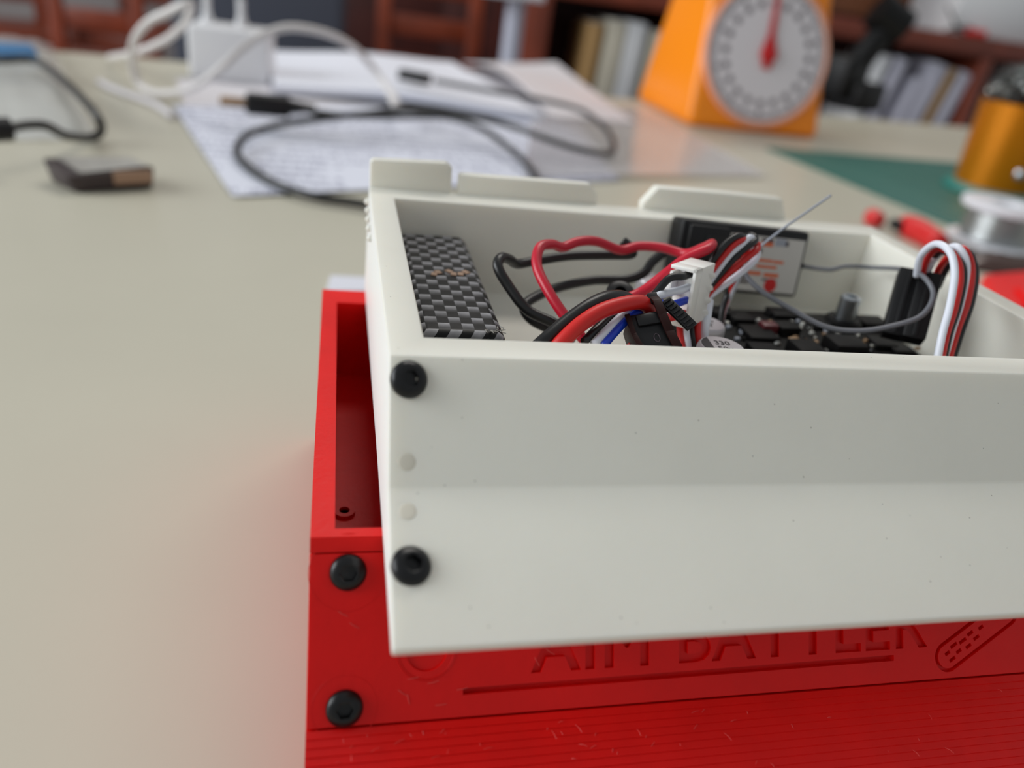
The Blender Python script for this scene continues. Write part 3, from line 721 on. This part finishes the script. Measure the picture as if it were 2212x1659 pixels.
# cutting mat
mc = T(1655, 322); ma = rot_axes(6.0)
cm = thing('cutting_mat', 'dark green cutting mat lying under the spool and the orange cup', 'cutting mat', mc+ma[0]*225-ma[1]*160)
MB().box(mc+ma[0]*225-ma[1]*160+Z*1.0, (450, 320, 2), ma).build('sheet', 'mat_green', cm, bevel=0.6)
for k in range(1, 9):
    MB().box(mc+ma[0]*(k*50)-ma[1]*160+Z*2.05, (0.6, 290, 0.1), ma).build('grid_line', 'mat_line', cm)
for k in range(1, 6):
    MB().box(mc+ma[0]*225-ma[1]*(k*50+10)+Z*2.05, (420, 0.6, 0.1), ma).build('grid_line', 'mat_line', cm)
# tip cleaner
cc = T(2050, 402)+Vector((0.73, -0.68, 0))*36; cc.z = ZT+2
cp = thing('tip_cleaner', 'orange metal cup stuffed with steel wool on the green mat', 'tip cleaner', cc)
MB().lathe([(43, 0), (44, 3), (40, 7), (36, 8)], cc, n=48).build('base', 'teal', cp, smooth=True)
MB().lathe([(35, 7), (35.5, 10), (38.5, 80), (39, 82), (37.5, 82), (34, 20), (1, 18)], cc, n=56).build('cup', 'orange_metal', cp, smooth=True)
vd = Vector((-cc.x, -cc.y, 0)).normalized(); vr = Vector((-vd.y, vd.x, 0))
MB().lathe([(4.5, 0), (4.5, 2.0), (2.5, 3.4)], cc+vd*33+vr*16+Z*26, (Z, vr, (vd*0.9+vr*0.42).normalized()), 20).build('set_screw', 'metal', cp, smooth=True)
mb = MB()
for k in range(150):
    a = random.uniform(0, 6.28); r_ = 34*math.sqrt(random.random()); hh = 80+30*(1-(r_/38)**2)*random.random()+4
    c_ = cc+Vector((r_*math.cos(a), r_*math.sin(a), hh)); q1 = Vector((random.uniform(-1, 1), random.uniform(-1, 1), random.uniform(-1, 1))).normalized(); q2 = q1.orthogonal().normalized(); q3 = q1.cross(q2); R_ = random.uniform(5, 10)
    mb.tube([c_+q2*(R_*math.cos(b))+q3*(R_*math.sin(b))+q1*(b*0.5) for b in [2*math.pi*j/9 for j in range(10)]], 1.1, 4, flat=0.5)
o = mb.build('steel_wool', 'steel_wool', cp); o['kind'] = 'stuff'
# solder spool
sc = T(2040, 508)+Vector((0.69, -0.72, 0))*31; sc.z = ZT+2
sp_ = thing('solder_spool', 'white plastic spool wound with silver solder wire on the green mat', 'spool', sc)
MB().lathe([(31, 0), (31.5, 2), (31, 4), (13, 5)], sc, n=48).build('lower_flange', 'spool_white', sp_, smooth=True)
mb = MB()
mb.lathe([(14, 4), (23.5, 4), (24, 6)]+[(23.6+0.5*(k % 2), 6+k*0.75) for k in range(24)]+[(23, 24), (14, 25)], sc, n=48)
mb.build('solder_wire', 'solder_wire', sp_, smooth='all')
MB().lathe([(13, 24), (29, 25), (30, 27), (29.5, 30), (24, 30.6), (10, 30.2), (9, 23)], sc, n=48).build('upper_flange', 'spool_white', sp_, smooth=True)
# red-handled pliers
pr = thing('pliers', 'pair of pliers with red grips lying by the green mat', 'pliers', T(1945, 500))
for pts, r_ in (([(1876, 466, 6), (1886, 470, 6), (1900, 477, 6)], 6.5), ([(1952, 484, 7), (1970, 492, 7), (1995, 504, 7), (2030, 525, 7)], 8.5)):
    P = spline([T(*q) for q in pts], 6); rr = [r_*(0.72+0.28*math.sin(math.pi*(i+1)/(len(P)+1))) for i in range(len(P))]
    MB().tube(P, rr, 14).build('grip', 'handle_red', pr, smooth='all')
P = spline([T(1946, 490, 7), T(1938, 486, 7), T(1930, 482, 7)], 4); MB().tube(P, 4, 12).build('jaw', 'black_plastic', pr, smooth='all')
# red printed part and a dark pouch right of the white chassis
rp0 = T(2160, 690)
rb = thing('red_bracket', 'red printed bracket lying beside the right wall of the white chassis', 'printed part', (T(2212, 640)))
axb = rot_axes(-14)
MB().prism([T(2112, 622), T(2300, 604), T(2420, 720), T(2140, 690)], Z*9).build('block', 'red_pla', rb, bevel=1.5)
MB().prism([T(2190, 628, 9), T(2290, 620, 9), T(2330, 660, 9), T(2220, 662, 9)], Z*3).build('raised_pad', 'red_pla', rb, bevel=0.8)
pc = T(2200, 590)
pouch = []
mb = MB(); nx, ny = 14, 8
for j in range(ny+1):
    for i in range(nx+1):
        a, b = i/nx*2-1, j/ny*2-1; h = 8*(1-a**4)*(1-b**4)+random.uniform(-1, 1)*1.2
        pouch.append(pc+axb[0]*(a*42)+axb[1]*(b*15+4)+Z*(max(h, 0)+1))
vb = [Vector((p.x, p.y, ZT+0.3)) for p in pouch]
fs = [(j*(nx+1)+i, j*(nx+1)+i+1, (j+1)*(nx+1)+i+1, (j+1)*(nx+1)+i) for j in range(ny) for i in range(nx)]; K = len(pouch)
tag(mb.add(pouch+vb, fs+[tuple(K+q for q in f[::-1]) for f in fs]).build('tool_pouch', 'smoke_plastic', smooth='all'), 'crumpled dark brown plastic pouch between red bracket and solder spool', 'pouch')
# little white offcut behind the red chassis
tag(MB().prism([T(714, 600), T(790, 604), T(800, 634), T(705, 634)], Z*1.2).build('paper_scrap', 'paper'), 'tiny white paper scrap behind the red chassis', 'paper')
# kitchen scale
k0, k1 = T(1484, 272), T(1768, 302); kx = (k1-k0); kw = kx.length; kx.normalize(); ky = Vector((-kx.y, kx.x, 0))
ks = thing('kitchen_scale', 'orange kitchen scale with a round dial and red needle', 'scale', (k0+k1)/2+ky*80)
def kp(a, b, h): return k0+kx*a+ky*b+Z*h
H = 215.0
bot = [kp(0, 0, 0), kp(kw, 0, 0), kp(kw, 175, 0), kp(0, 175, 0)]
top = [kp(16, 52, H), kp(kw-16, 52, H), kp(kw-16, 130, H), kp(16, 130, H)]
MB().add(bot+top, [(3, 2, 1, 0), (4, 5, 6, 7), (0, 1, 5, 4), (1, 2, 6, 5), (2, 3, 7, 6), (3, 0, 4, 7)]).build('housing', 'orange_body', ks, bevel=9, seg=4)
fdir = (top[0]-bot[0]+top[1]-bot[1]).normalized(); fn = kx.cross(fdir)
if fn.y > 0: fn = -fn
dc = UP(1655, 118, bot[0], fn)
axd = (kx, fdir, fn)
MB().lathe([(79, -1), (79, 3), (76, 5), (73, 3)], dc, axd, 64).build('dial_ring', 'dial_rim', ks, smooth=True)
dl = MB().lathe([(75, 0), (75, 3.2)], dc, axd, 64).build('dial', 'dial_face', ks, smooth=True)
for k in range(100):
    a = 2*math.pi*k/100; L_ = 9 if k % 10 == 0 else (6 if k % 5 == 0 else 4)
    d_ = kx*math.sin(a)+fdir*math.cos(a); s_ = kx*math.cos(a)-fdir*math.sin(a)
    MB().box(dc+d_*(70-L_/2)+fn*3.4, (2.2, L_*1.3, 0.3), (s_, d_, fn)).build('tick', 'dial_ink', dl)
for k in range(20):
    a = 2*math.pi*k/20; d_ = kx*math.sin(a)+fdir*math.cos(a)
    MB().lathe([(4.2, 0), (4.2, 0.3)], dc+d_*53+fn*3.2, axd, 12).build('numeral_mark', 'dial_ink', dl)
nd = (fdir*1.0+kx*0.02).normalized(); ns = nd.cross(fn)
MB().prism([dc-nd*16+fn*5-ns*5, dc-nd*16+fn*5+ns*5, dc+nd*8+fn*5+ns*8, dc+nd*20+fn*5+ns*4, dc+nd*66+fn*5+ns*2.2, dc+nd*66+fn*5-ns*2.2, dc+nd*20+fn*5-ns*4, dc+nd*8+fn*5-ns*8], fn*1.5).build('needle', 'needle_red', ks, bevel=0.4)
MB().lathe([(10, 0), (10, 3), (6, 5)], dc+fn*5, axd, 24).build('needle_hub', 'needle_red', ks, smooth=True)
MB().lathe([(6, 0), (6, 4)], kp(kw*0.5, 90, H), n=20).build('pan_stem', 'metal', ks)
MB().lathe([(20, 0), (70, 4), (100, 18), (98, 18), (69, 6), (18, 3)], kp(kw*0.5, 90, H+4), n=48).build('weighing_pan', 'metal', ks, smooth=True)
# black clamp stand
b0, b1 = T(1795, 228), T(1885, 243)
cl = thing('clamp_stand', 'black clamp stand with a slanted arm standing behind the orange scale', 'stand', (b0+b1)/2)
cb = (b0+b1)/2
MB().box(cb+Z*22, (78, 60, 44), rot_axes(25)).build('clamp_base', 'black_deep', cl, bevel=6, seg=3)
a_lo = U(1835, 160, y=cb.y); a_hi = U(1925, 45, y=cb.y)
MB().box(U(1822, 165, y=cb.y), (66, 54, 62), rot_axes(25)).build('joint', 'black_deep', cl, bevel=8, seg=3)
MB().tube([a_lo, a_hi], 21, 16).build('arm', 'black_deep', cl, smooth=True)
ad = (a_hi-a_lo).normalized()
sd = (RT-ad*RT.dot(ad)).normalized()
MB().tube([a_hi-sd*30, a_hi+sd*24], 29, 20).build('arm_head', 'black_deep', cl, smooth=True)
# papers
def sheet(name, m_, corners, label, h, wave=0.0, group=None, th=0.25, lift=None):
    a, b, c, d = [T(*q) for q in corners]; nx, ny = 16, 12; vs = []
    for j in range(ny+1):
        for i in range(nx+1):
            s_, t_ = i/nx, j/ny; p = (a*(1-s_)+b*s_)*(1-t_)+(d*(1-s_)+c*s_)*t_
            zz = h+wave*(0.5+0.5*math.sin(5*s_+1.7*t_))+(lift(s_, t_) if lift else 0)
            vs.append(Vector((p.x, p.y, ZT+zz)))
    K = len(vs); fs = [(j*(nx+1)+i, j*(nx+1)+i+1, (j+1)*(nx+1)+i+1, (j+1)*(nx+1)+i) for j in range(ny) for i in range(nx)]
    rim = [i for i in range(nx+1)]+[j*(nx+1)+nx for j in range(1, ny+1)]+[ny*(nx+1)+i for i in range(nx-1, -1, -1)]+[j*(nx+1) for j in range(ny-1, 0, -1)]
    sf = [(rim[k], rim[(k+1) % len(rim)], K+rim[(k+1) % len(rim)], K+rim[k]) for k in range(len(rim))]
    o = MB().add(vs+[p-Z*th for p in vs], fs+[tuple(K+q for q in f[::-1]) for f in fs]+sf).build(name, m_, smooth=True)
    return tag(o, label, 'paper', group)
sheet('paper_sheet', 'paper_warm', [(420, 300), (1330, 390), (1180, 150), (380, 170)], 'plain white sheet at the bottom of the paper pile under the black cable', 0.4)
sheet('paper_sheet', 'paper_print', [(502, 428), (1340, 392), (1180, 232), (372, 232)], 'printed white sheet with lines of text under the looped black cable', 1.2, 0.5)
sheet('booklet', 'paper', [(590, 206), (1170, 268), (975, 150), (585, 128)], 'open white booklet with curling pages behind the printed sheet', 9, 1, th=7, lift=lambda s_, t_: 5*math.sin(math.pi*s_)**2)
sheet('booklet', 'paper_warm', [(1195, 262), (1370, 270), (1200, 140), (1000, 142)], 'greyish folded paper at the far edge beside the micro plug', 3, 2, th=2, lift=lambda s_, t_: 16*math.sin(math.pi*t_)*max(0, 1-s_))
o = sheet('plastic_sleeve', 'clear_film', [(1130, 395), (1655, 386), (1390, 238), (1150, 235)], 'clear plastic sleeve lying in front of the orange scale', 3, 2.0, th=0.3)
o['category'] = 'plastic sleeve'
# black usb cable
uc = thing('usb_cable', 'looped black cable with a metal-tipped plug lying on the papers', 'cable', T(785, 440))
UH = 14
pts = [(640, 232, 20), (690, 243, 19), (760, 250, 16), (860, 252, 14), (960, 252, 14), (1035, 275, 14), (1100, 320, 10), (1155, 378, 5), (1160, 430, 4), (1060, 470, 4), (920, 470, 4), (785, 441, 4), (680, 425, 4), (590, 395, 4), (530, 355, 5), (512, 325, 6), (530, 295, 8), (590, 272, 10), (680, 258, 16), (780, 246, 22), (880, 236, 24), (990, 246, 24), (1090, 268, 22), (1180, 300, 18), (1260, 325, 14), (1315, 332, 10), (1326, 312, 12), (1305, 275, 15), (1250, 236, 18), (1160, 214, 22), (1050, 195, 24), (940, 174, 24)]
wire('cord', 'black_wire', pts, 2.5, uc, kind='z', sub=6)
pa_, pb_ = T(640, 232, 20), T(528, 222, 20); d_ = (pa_-pb_); l_ = d_.length; d_.normalize(); s_ = Vector((-d_.y, d_.x, 0)).normalized()
MB().box((pa_*0.45+pb_*0.55), (l_*0.86, 16, 14), (d_, s_, d_.cross(s_))).build('plug_body', 'black_plastic', uc, bevel=2.5, seg=3)
MB().tube([pb_*0.12+pa_*0.88, pa_+d_*14], [5.5, 2.8], 12).build('strain_relief', 'black_plastic', uc, smooth=True)
MB().box(pb_-d_*7, (19, 12, 5), (d_, s_, d_.cross(s_))).build('plug_tip', 'ceramic', uc, bevel=0.5)
pa_, pb_ = T(940, 174, 24), T(868, 160, 24); d_ = (pa_-pb_); l_ = d_.length; d_.normalize(); s_ = Vector((-d_.y, d_.x, 0)).normalized()
MB().box((pa_+pb_)/2-d_*4, (l_*0.9, 12, 10), (d_, s_, d_.cross(s_))).build('micro_plug', 'black_plastic', uc, bevel=2, seg=3)
# charger
c0, c1 = T(408, 168), T(582, 188); cx = (c1-c0); cw = cx.length; cx.normalize(); cy = Vector((-cx.y, cx.x, 0))
ch = thing('wall_charger', 'white wall charger standing with its two pins up', 'charger', (c0+c1)/2+cy*24)
MB().box((c0+c1)/2+cy*24+Z*24, (cw, 48, 48), (cx, cy, Z)).build('block', 'charger_white', ch, bevel=4, seg=3)
for a in (0.2, 0.62):
    p = c0+cx*(cw*a)+cy*24+Z*48
    MB().lathe([(6.0, 0), (5.6, 3), (3.4, 10), (3.4, 24)], p, n=20).build('pin_sleeve', 'charger_white', ch, smooth=True)
    MB().lathe([(3.0, 24), (3.0, 33), (2.2, 35)], p, n=16).build('pin', 'tin', ch, smooth=True)
# white cable, in loops above the table
wc = thing('charging_cable', 'white charging cable rising in loops round the wall charger', 'cable', T(330, 205))
wire('cord', 'cable_white', [(858, 232, 16), (835, 190, 24), (800, 140, 40), (760, 100, 56), (710, 74, 66), (640, 60, 70), (585, 68, 66), (530, 100, 54), (480, 145, 38), (430, 182, 22), (380, 200, 10), (330, 200, 4), (298, 178, 8), (286, 130, 26), (290, 88, 46), (318, 50, 62), (362, 27, 72), (405, 8, 80), (414, 18, 76), (395, 55, 60), (355, 88, 44), (300, 112, 30), (262, 120, 16), (238, 124, 5)], 3.0, wc, kind='z', sub=8)
wire('cord_end', 'cable_white', [(858, 232, 16), (846, 204, 21)], 4.2, wc, kind='z')
tag(wire('thin_cord', 'paper_warm', [(215, 176, 3), (240, 190, 3), (290, 208, 3), (340, 228, 3), (372, 252, 3)], 2.4, kind='z'), 'thin off-white cord lying left of the white charger', 'cable')
# dark lump
l0, l1 = T(165, 418), T(335, 408); lx_ = (l1-l0); lw_ = lx_.length; lx_.normalize(); ly_ = Vector((-lx_.y, lx_.x, 0))
lp = thing('folded_strip', 'folded dark strip with a grey top and tan patch alone on the table', 'scrap', (l0+l1)/2+ly_*12)
def lq(a, b, h): return l0+lx_*a+ly_*b+Z*h
MB().add([lq(0, 0, 0), lq(lw_, 2, 0), lq(lw_-2, 26, 0), lq(-6, 24, 0), lq(-4, -1, 9), lq(lw_+1, 0, 12), lq(lw_-4, 27, 10), lq(-9, 24, 13)],
         [(3, 2, 1, 0), (4, 5, 6, 7), (0, 1, 5, 4), (1, 2, 6, 5), (2, 3, 7, 6), (3, 0, 4, 7)]).build('strip_body', 'foam_dark', lp, bevel=1.5)
MB().add([lq(4, 1, 10.2), lq(lw_-2, 1, 12.4), lq(lw_-4, 26, 10.8), lq(-2, 23, 13.4)], [(0, 1, 2, 3)]).add([lq(4, 1, 9), lq(lw_-2, 1, 11.2), lq(lw_-4, 26, 9.8), lq(-2, 23, 12.4)], [(3, 2, 1, 0)]).build('grey_top', 'foam_grey', lp)
MB().box(lq(lw_*0.72, -0.7, 7.2), (lw_*0.5, 1.4, 7.0), (lx_, ly_, Z)).build('tan_patch', 'foam_tan', lp, bevel=0.5)
# clear bag, blue item and black lead at the far left
bgc = T(60, 215)
vs = []; nx, ny = 16, 12
b00, b10, b11, b01 = T(-160, 300), T(195, 310), T(235, 220), T(-120, 100)
b11 = T(228, 215); b12 = T(90, 96)
quad = [T(-200, 305), T(215, 306), T(110, 98), T(-160, 92)]
mb = MB()
for j in range(ny+1):
    for i in range(nx+1):
        s_, t_ = i/nx, j/ny; p = (quad[0]*(1-s_)+quad[1]*s_)*(1-t_)+(quad[3]*(1-s_)+quad[2]*s_)*t_
        h = 16*(1-(2*s_-1)**6)*(1-(2*t_-1)**6)+random.uniform(-1.3, 1.3)
        vs.append(Vector((p.x, p.y, ZT+0.8+max(h, 0))))
K = len(vs); fs = [(j*(nx+1)+i, j*(nx+1)+i+1, (j+1)*(nx+1)+i+1, (j+1)*(nx+1)+i) for j in range(ny) for i in range(nx)]
tag(mb.add(vs, fs).build('plastic_bag', 'clear_bag', smooth='all'), 'clear plastic bag holding a black lead at the table end', 'plastic bag')
tag(MB().prism([T(-60, 128, 18.5), T(84, 128, 18.5), T(70, 108, 18.5), T(-60, 102, 18.5)], Z*5).build('blue_card', 'blue_plastic', bevel=1.5), 'flat blue item on the clear plastic bag', 'card')
tag(wire('black_lead', 'black_wire', [(-60, 128, 26), (0, 130, 25), (70, 130, 24), (120, 160, 22), (170, 205, 20), (210, 252, 16), (218, 285, 6), (190, 298, 4), (140, 292, 12), (100, 272, 20), (60, 270, 22), (20, 276, 22), (-40, 280, 22)], 2.6, kind='z'), 'black lead bending round over the clear plastic bag', 'cable')
tag(MB().tube([T(-40, 282, 24), T(22, 279, 24)], 6, 14).build('lead_plug', 'black_plastic', smooth=True), 'black plug end lying on the clear plastic bag', 'plug')

# ------------------------------------------------------------------ far furniture
def px_box(u0, v0, u1, v1, y, depth, zlo=None, zhi=None):
    a, b = U(u0, (v0+v1)/2, y=y), U(u1, (v0+v1)/2, y=y)
    return a, b
# bookcase at the back right
by = 1950.0
bl, br = U(1160, 60, y=by), U(2330, 200, y=by)
shelf_z = U(2000, 62, y=by).z
bc = thing('bookcase', 'long dark red-brown bookcase behind the work table holding pale books', 'bookcase', ((bl.x+br.x)/2, by+180, ZF))
cxm = (bl.x+br.x)/2; bw = br.x-bl.x+60
low_z = U(2000, 330, y=by).z
for nm, z_, th__ in (('shelf_board', shelf_z-25, 46), ('shelf_board', low_z-12, 24), ('bottom_board', ZF+70, 26), ('top_board', shelf_z+420, 30)):
    MB().box((cxm, by+170, z_), (bw, 340, th__)).build(nm, 'wood', bc, bevel=3)
MB().box((cxm, by+346, (ZF+shelf_z+430)/2), (bw, 12, shelf_z+430-ZF)).build('back_panel', 'wood_dark', bc)
ups = [U(1168, 80, y=by).x, U(1500, 80, y=by).x, U(2112, 190, y=by).x, br.x+20]
for k, xx in enumerate(ups):
    hi = shelf_z+430 if k in (0, 3) else shelf_z-48
    MB().box((xx, by+170, (ZF+hi)/2), (36, 338, hi-ZF)).build('upright', 'wood', bc, bevel=3)
MB().box((cxm, by+338, shelf_z+210), (bw-40, 4, 400)).build('upper_panel', 'wood_light', bc)
# books: leaning pale spines
books = [(1888, 1910, 122, 'book_white', 'white'), (1925, 1948, 128, 'book_grey', 'pale lilac'), (1962, 1980, 170, 'book_grey', 'short lilac'), (2000, 2036, 140, 'book_grey', 'thick grey'), (2040, 2052, 150, 'book_tan', 'thin tan'), (2062, 2086, 158, 'book_grey', 'grey'),
         (1312, 1352, 46, 'book_cream', 'cream'), (1356, 1396, 50, 'book_white', 'broad white'), (1408, 1440, 70, 'book_cream', 'small cream'), (1270, 1300, 50, 'book_tan', 'narrow tan')]
nmb = ['first book from the black clamp arm', 'second book from the black clamp arm', 'low between two taller books', 'widest of the row beside the upright', 'pressed against the wide grey book', 'last before the bookcase upright', 'in the compartment left of the orange scale', 'in the compartment left of the orange scale', 'half hidden by the orange scale', 'at the dark left end of the bookcase']
for (u0, u1, vt, m_, cn), w_ in zip(books, nmb):
    vb = 262 if u0 > 1800 else 170
    a = U(u0, vt, y=by+20); b = U(u1, vt, y=by+20); h_ = max(a.z-low_z, 60); th__ = (b-a).length
    lean = math.radians(-11) if u0 > 1800 else math.radians(-2)
    e1 = Vector((math.cos(lean), 0, math.sin(lean))); e3 = Vector((-math.sin(lean), 0, math.cos(lean)))
    bk_ = thing('book', f'{cn} book spine, {w_}', 'book', ((a.x+b.x)/2, by+90, low_z), 'books in the bookcase')
    cc_ = Vector(((a.x+b.x)/2, by+90, low_z+h_/2+3+th__*0.5*abs(math.sin(lean))))
    MB().box(cc_, (th__, 150, h_), (e1, Y, e3)).build('cover', m_, bk_, bevel=2)
    MB().box(cc_+Y*3+Z*1, (th__-4, 148, h_+0.5), (e1, Y, e3)).build('pages', 'book_white', bk_)
# paper stack and red item on the shelf board, right
pz = shelf_z-2
a = U(2050, 40, y=by+60); b = U(2260, 60, y=by+60)
tag(MB().box(((a.x+b.x)/2, by+140, pz+60), (b.x-a.x, 200, 118)).build('paper_stack', 'book_white', bevel=4), 'big white stack of paper standing on the bookcase shelf', 'paper stack')
p = U(2112, 62, y=by+18)
tag(MB().tube([Vector((p.x-28, by+18, pz+9)), Vector((p.x+28, by+18, pz+9))], 9, 14).build('red_tube', 'handle_red', smooth=True), 'small red tube in front of the white paper stack', 'tube')
tag(MB().tube(spline([Vector((a.x-40, by+30, pz+60)), Vector((a.x-10, by+26, pz+30)), Vector((a.x+20, by+22, pz+8)), Vector((a.x+70, by+20, pz+5)), Vector((a.x+40, by+22, pz+20)), Vector((a.x-20, by+30, pz+5))], 6), 3.2, 8).build('loose_cable', 'black_wire', smooth='all'), 'tangled dark cable beside the white paper stack', 'cable')
p = U(2190, 130, y=by+30)
tag(MB().box((p.x+62, by+90, low_z+ (shelf_z-56-low_z)/2), (90, 120, shelf_z-58-low_z)).build('storage_box', 'book_white', bevel=4), 'white box in the bookcase right of the last upright', 'box')
tag(MB().box((p.x+44, by+22, p.z-14), (24, 10, 22)).build('cyan_tag', 'cyan', bevel=2), 'small cyan tag in front of the white storage box', 'tag')
# pale stand
sx0 = U(1108, 70, y=1750)
st = thing('pale_stand', 'pale metal stand with a straight pole in front of the chairs', 'stand', (sx0.x, 1750, ZF))
MB().lathe([(150, 0), (150, 14), (24, 26)], (sx0.x, 1750, ZF), n=40).build('foot', 'pale_metal', st, smooth=True)
pz_ = U(1112, -4, y=1750).z
MB().lathe([(20, 20), (20, pz_-ZF)], (sx0.x, 1750, ZF), n=24).build('pole', 'pale_metal', st, smooth=True)
MB().box((sx0.x-20, 1750, pz_+8), (130, 120, 16)).build('tray', 'spool_white', st, bevel=3)
# wooden chairs
def chair(x, y, ang, label, wd=400):
    ax = rot_axes(ang); c = thing('wooden_chair', label, 'chair', (x, y, ZF), 'wooden chairs behind the work table')
    def q(a, b, h): return Vector((x, y, ZF+h))+ax[0]*a+ax[1]*b
    for sx_ in (-1, 1):
        MB().box(q(sx_*(wd/2-22), -190, 220), (44, 44, 440), ax).build('leg', 'chair_wood', c, bevel=4)
        MB().box(q(sx_*(wd/2-22), 190, 460), (44, 40, 920), ax).build('back_post', 'chair_wood', c, bevel=4)
        MB().box(q(sx_*(wd/2-22), 0, 180), (28, 340, 40), ax).build('stretcher', 'chair_wood', c, bevel=3)
    MB().box(q(0, 0, 450), (wd+10, 430, 34), ax).build('seat', 'chair_wood', c, bevel=6)
    MB().box(q(0, -190, 395), (wd-60, 26, 70), ax).build('seat_rail', 'chair_wood', c, bevel=3)
    for h in (560, 680, 800): MB().box(q(0, 192, h), (wd-60, 20, 60), ax).build('back_slat', 'chair_wood', c, bevel=4)
    MB().box(q(0, 190, 890), (wd, 30, 70), ax).build('top_rail', 'chair_wood', c, bevel=6)
    return c
pA = U(178, 40, y=2750); chair(pA.x, pA.y, 2, 'red-brown wooden chair at the far left behind the plastic bag', 285)
pC = U(-10, 40, y=3300); chair(pC.x, pC.y, 24, 'red-brown wooden chair turned aside near the far wall at the left', 380)
pD = U(300, 40, y=3850); chair(pD.x, pD.y, -18, 'red-brown wooden chair near the far wall between slate chair and left chairs', 380)
pB = U(932, 60, y=2500); chair(pB.x, pB.y, -4, 'red-brown wooden chair left of the pale metal stand', 330)
# slate padded chair
pS = U(548, 55, y=2150)
sc_ = thing('padded_chair', 'chair padded in slate grey fabric behind the white charger', 'chair', (pS.x, pS.y, ZF))
def q(a, b, h): return Vector((pS.x+a, pS.y+b, ZF+h))
MB().box(q(0, 200, 620), (440, 70, 460)).build('back_cushion', 'slate_fabric', sc_, bevel=24, seg=4)
MB().box(q(0, -10, 440), (450, 440, 90)).build('seat_cushion', 'slate_fabric', sc_, bevel=24, seg=4)
for sx_ in (-1, 1):
    for sy_ in (-1, 1):
        MB().tube([q(sx_*190, sy_*180, 400), q(sx_*205, sy_*200, 0)], 14, 12).build('leg', 'black_plastic', sc_, smooth=True)
# far cabinet
cl_ = U(700, 30, y=4000).x; cwid = 2700.0
cb_ = thing('wooden_cabinet', 'dark red-brown cabinet along the far wall behind the chairs', 'cabinet', (cl_+cwid/2, 4250, ZF))
MB().box((cl_+cwid/2, 4250, ZF+520), (cwid, 480, 1040)).build('carcass', 'wood_dark', cb_, bevel=4)
for k in range(5):
    xk = cl_+cwid*(k+0.5)/5
    dr = MB().box((xk, 4004, ZF+540), (cwid/5-40, 20, 900)).build('door', 'wood_dark', cb_, bevel=3)
    MB().lathe([(9, 0), (9, 18), (14, 26), (10, 32)], (xk+200, 3994, ZF+560), (X, Z, -Y), 16).build('knob', 'metal', dr, smooth=True)
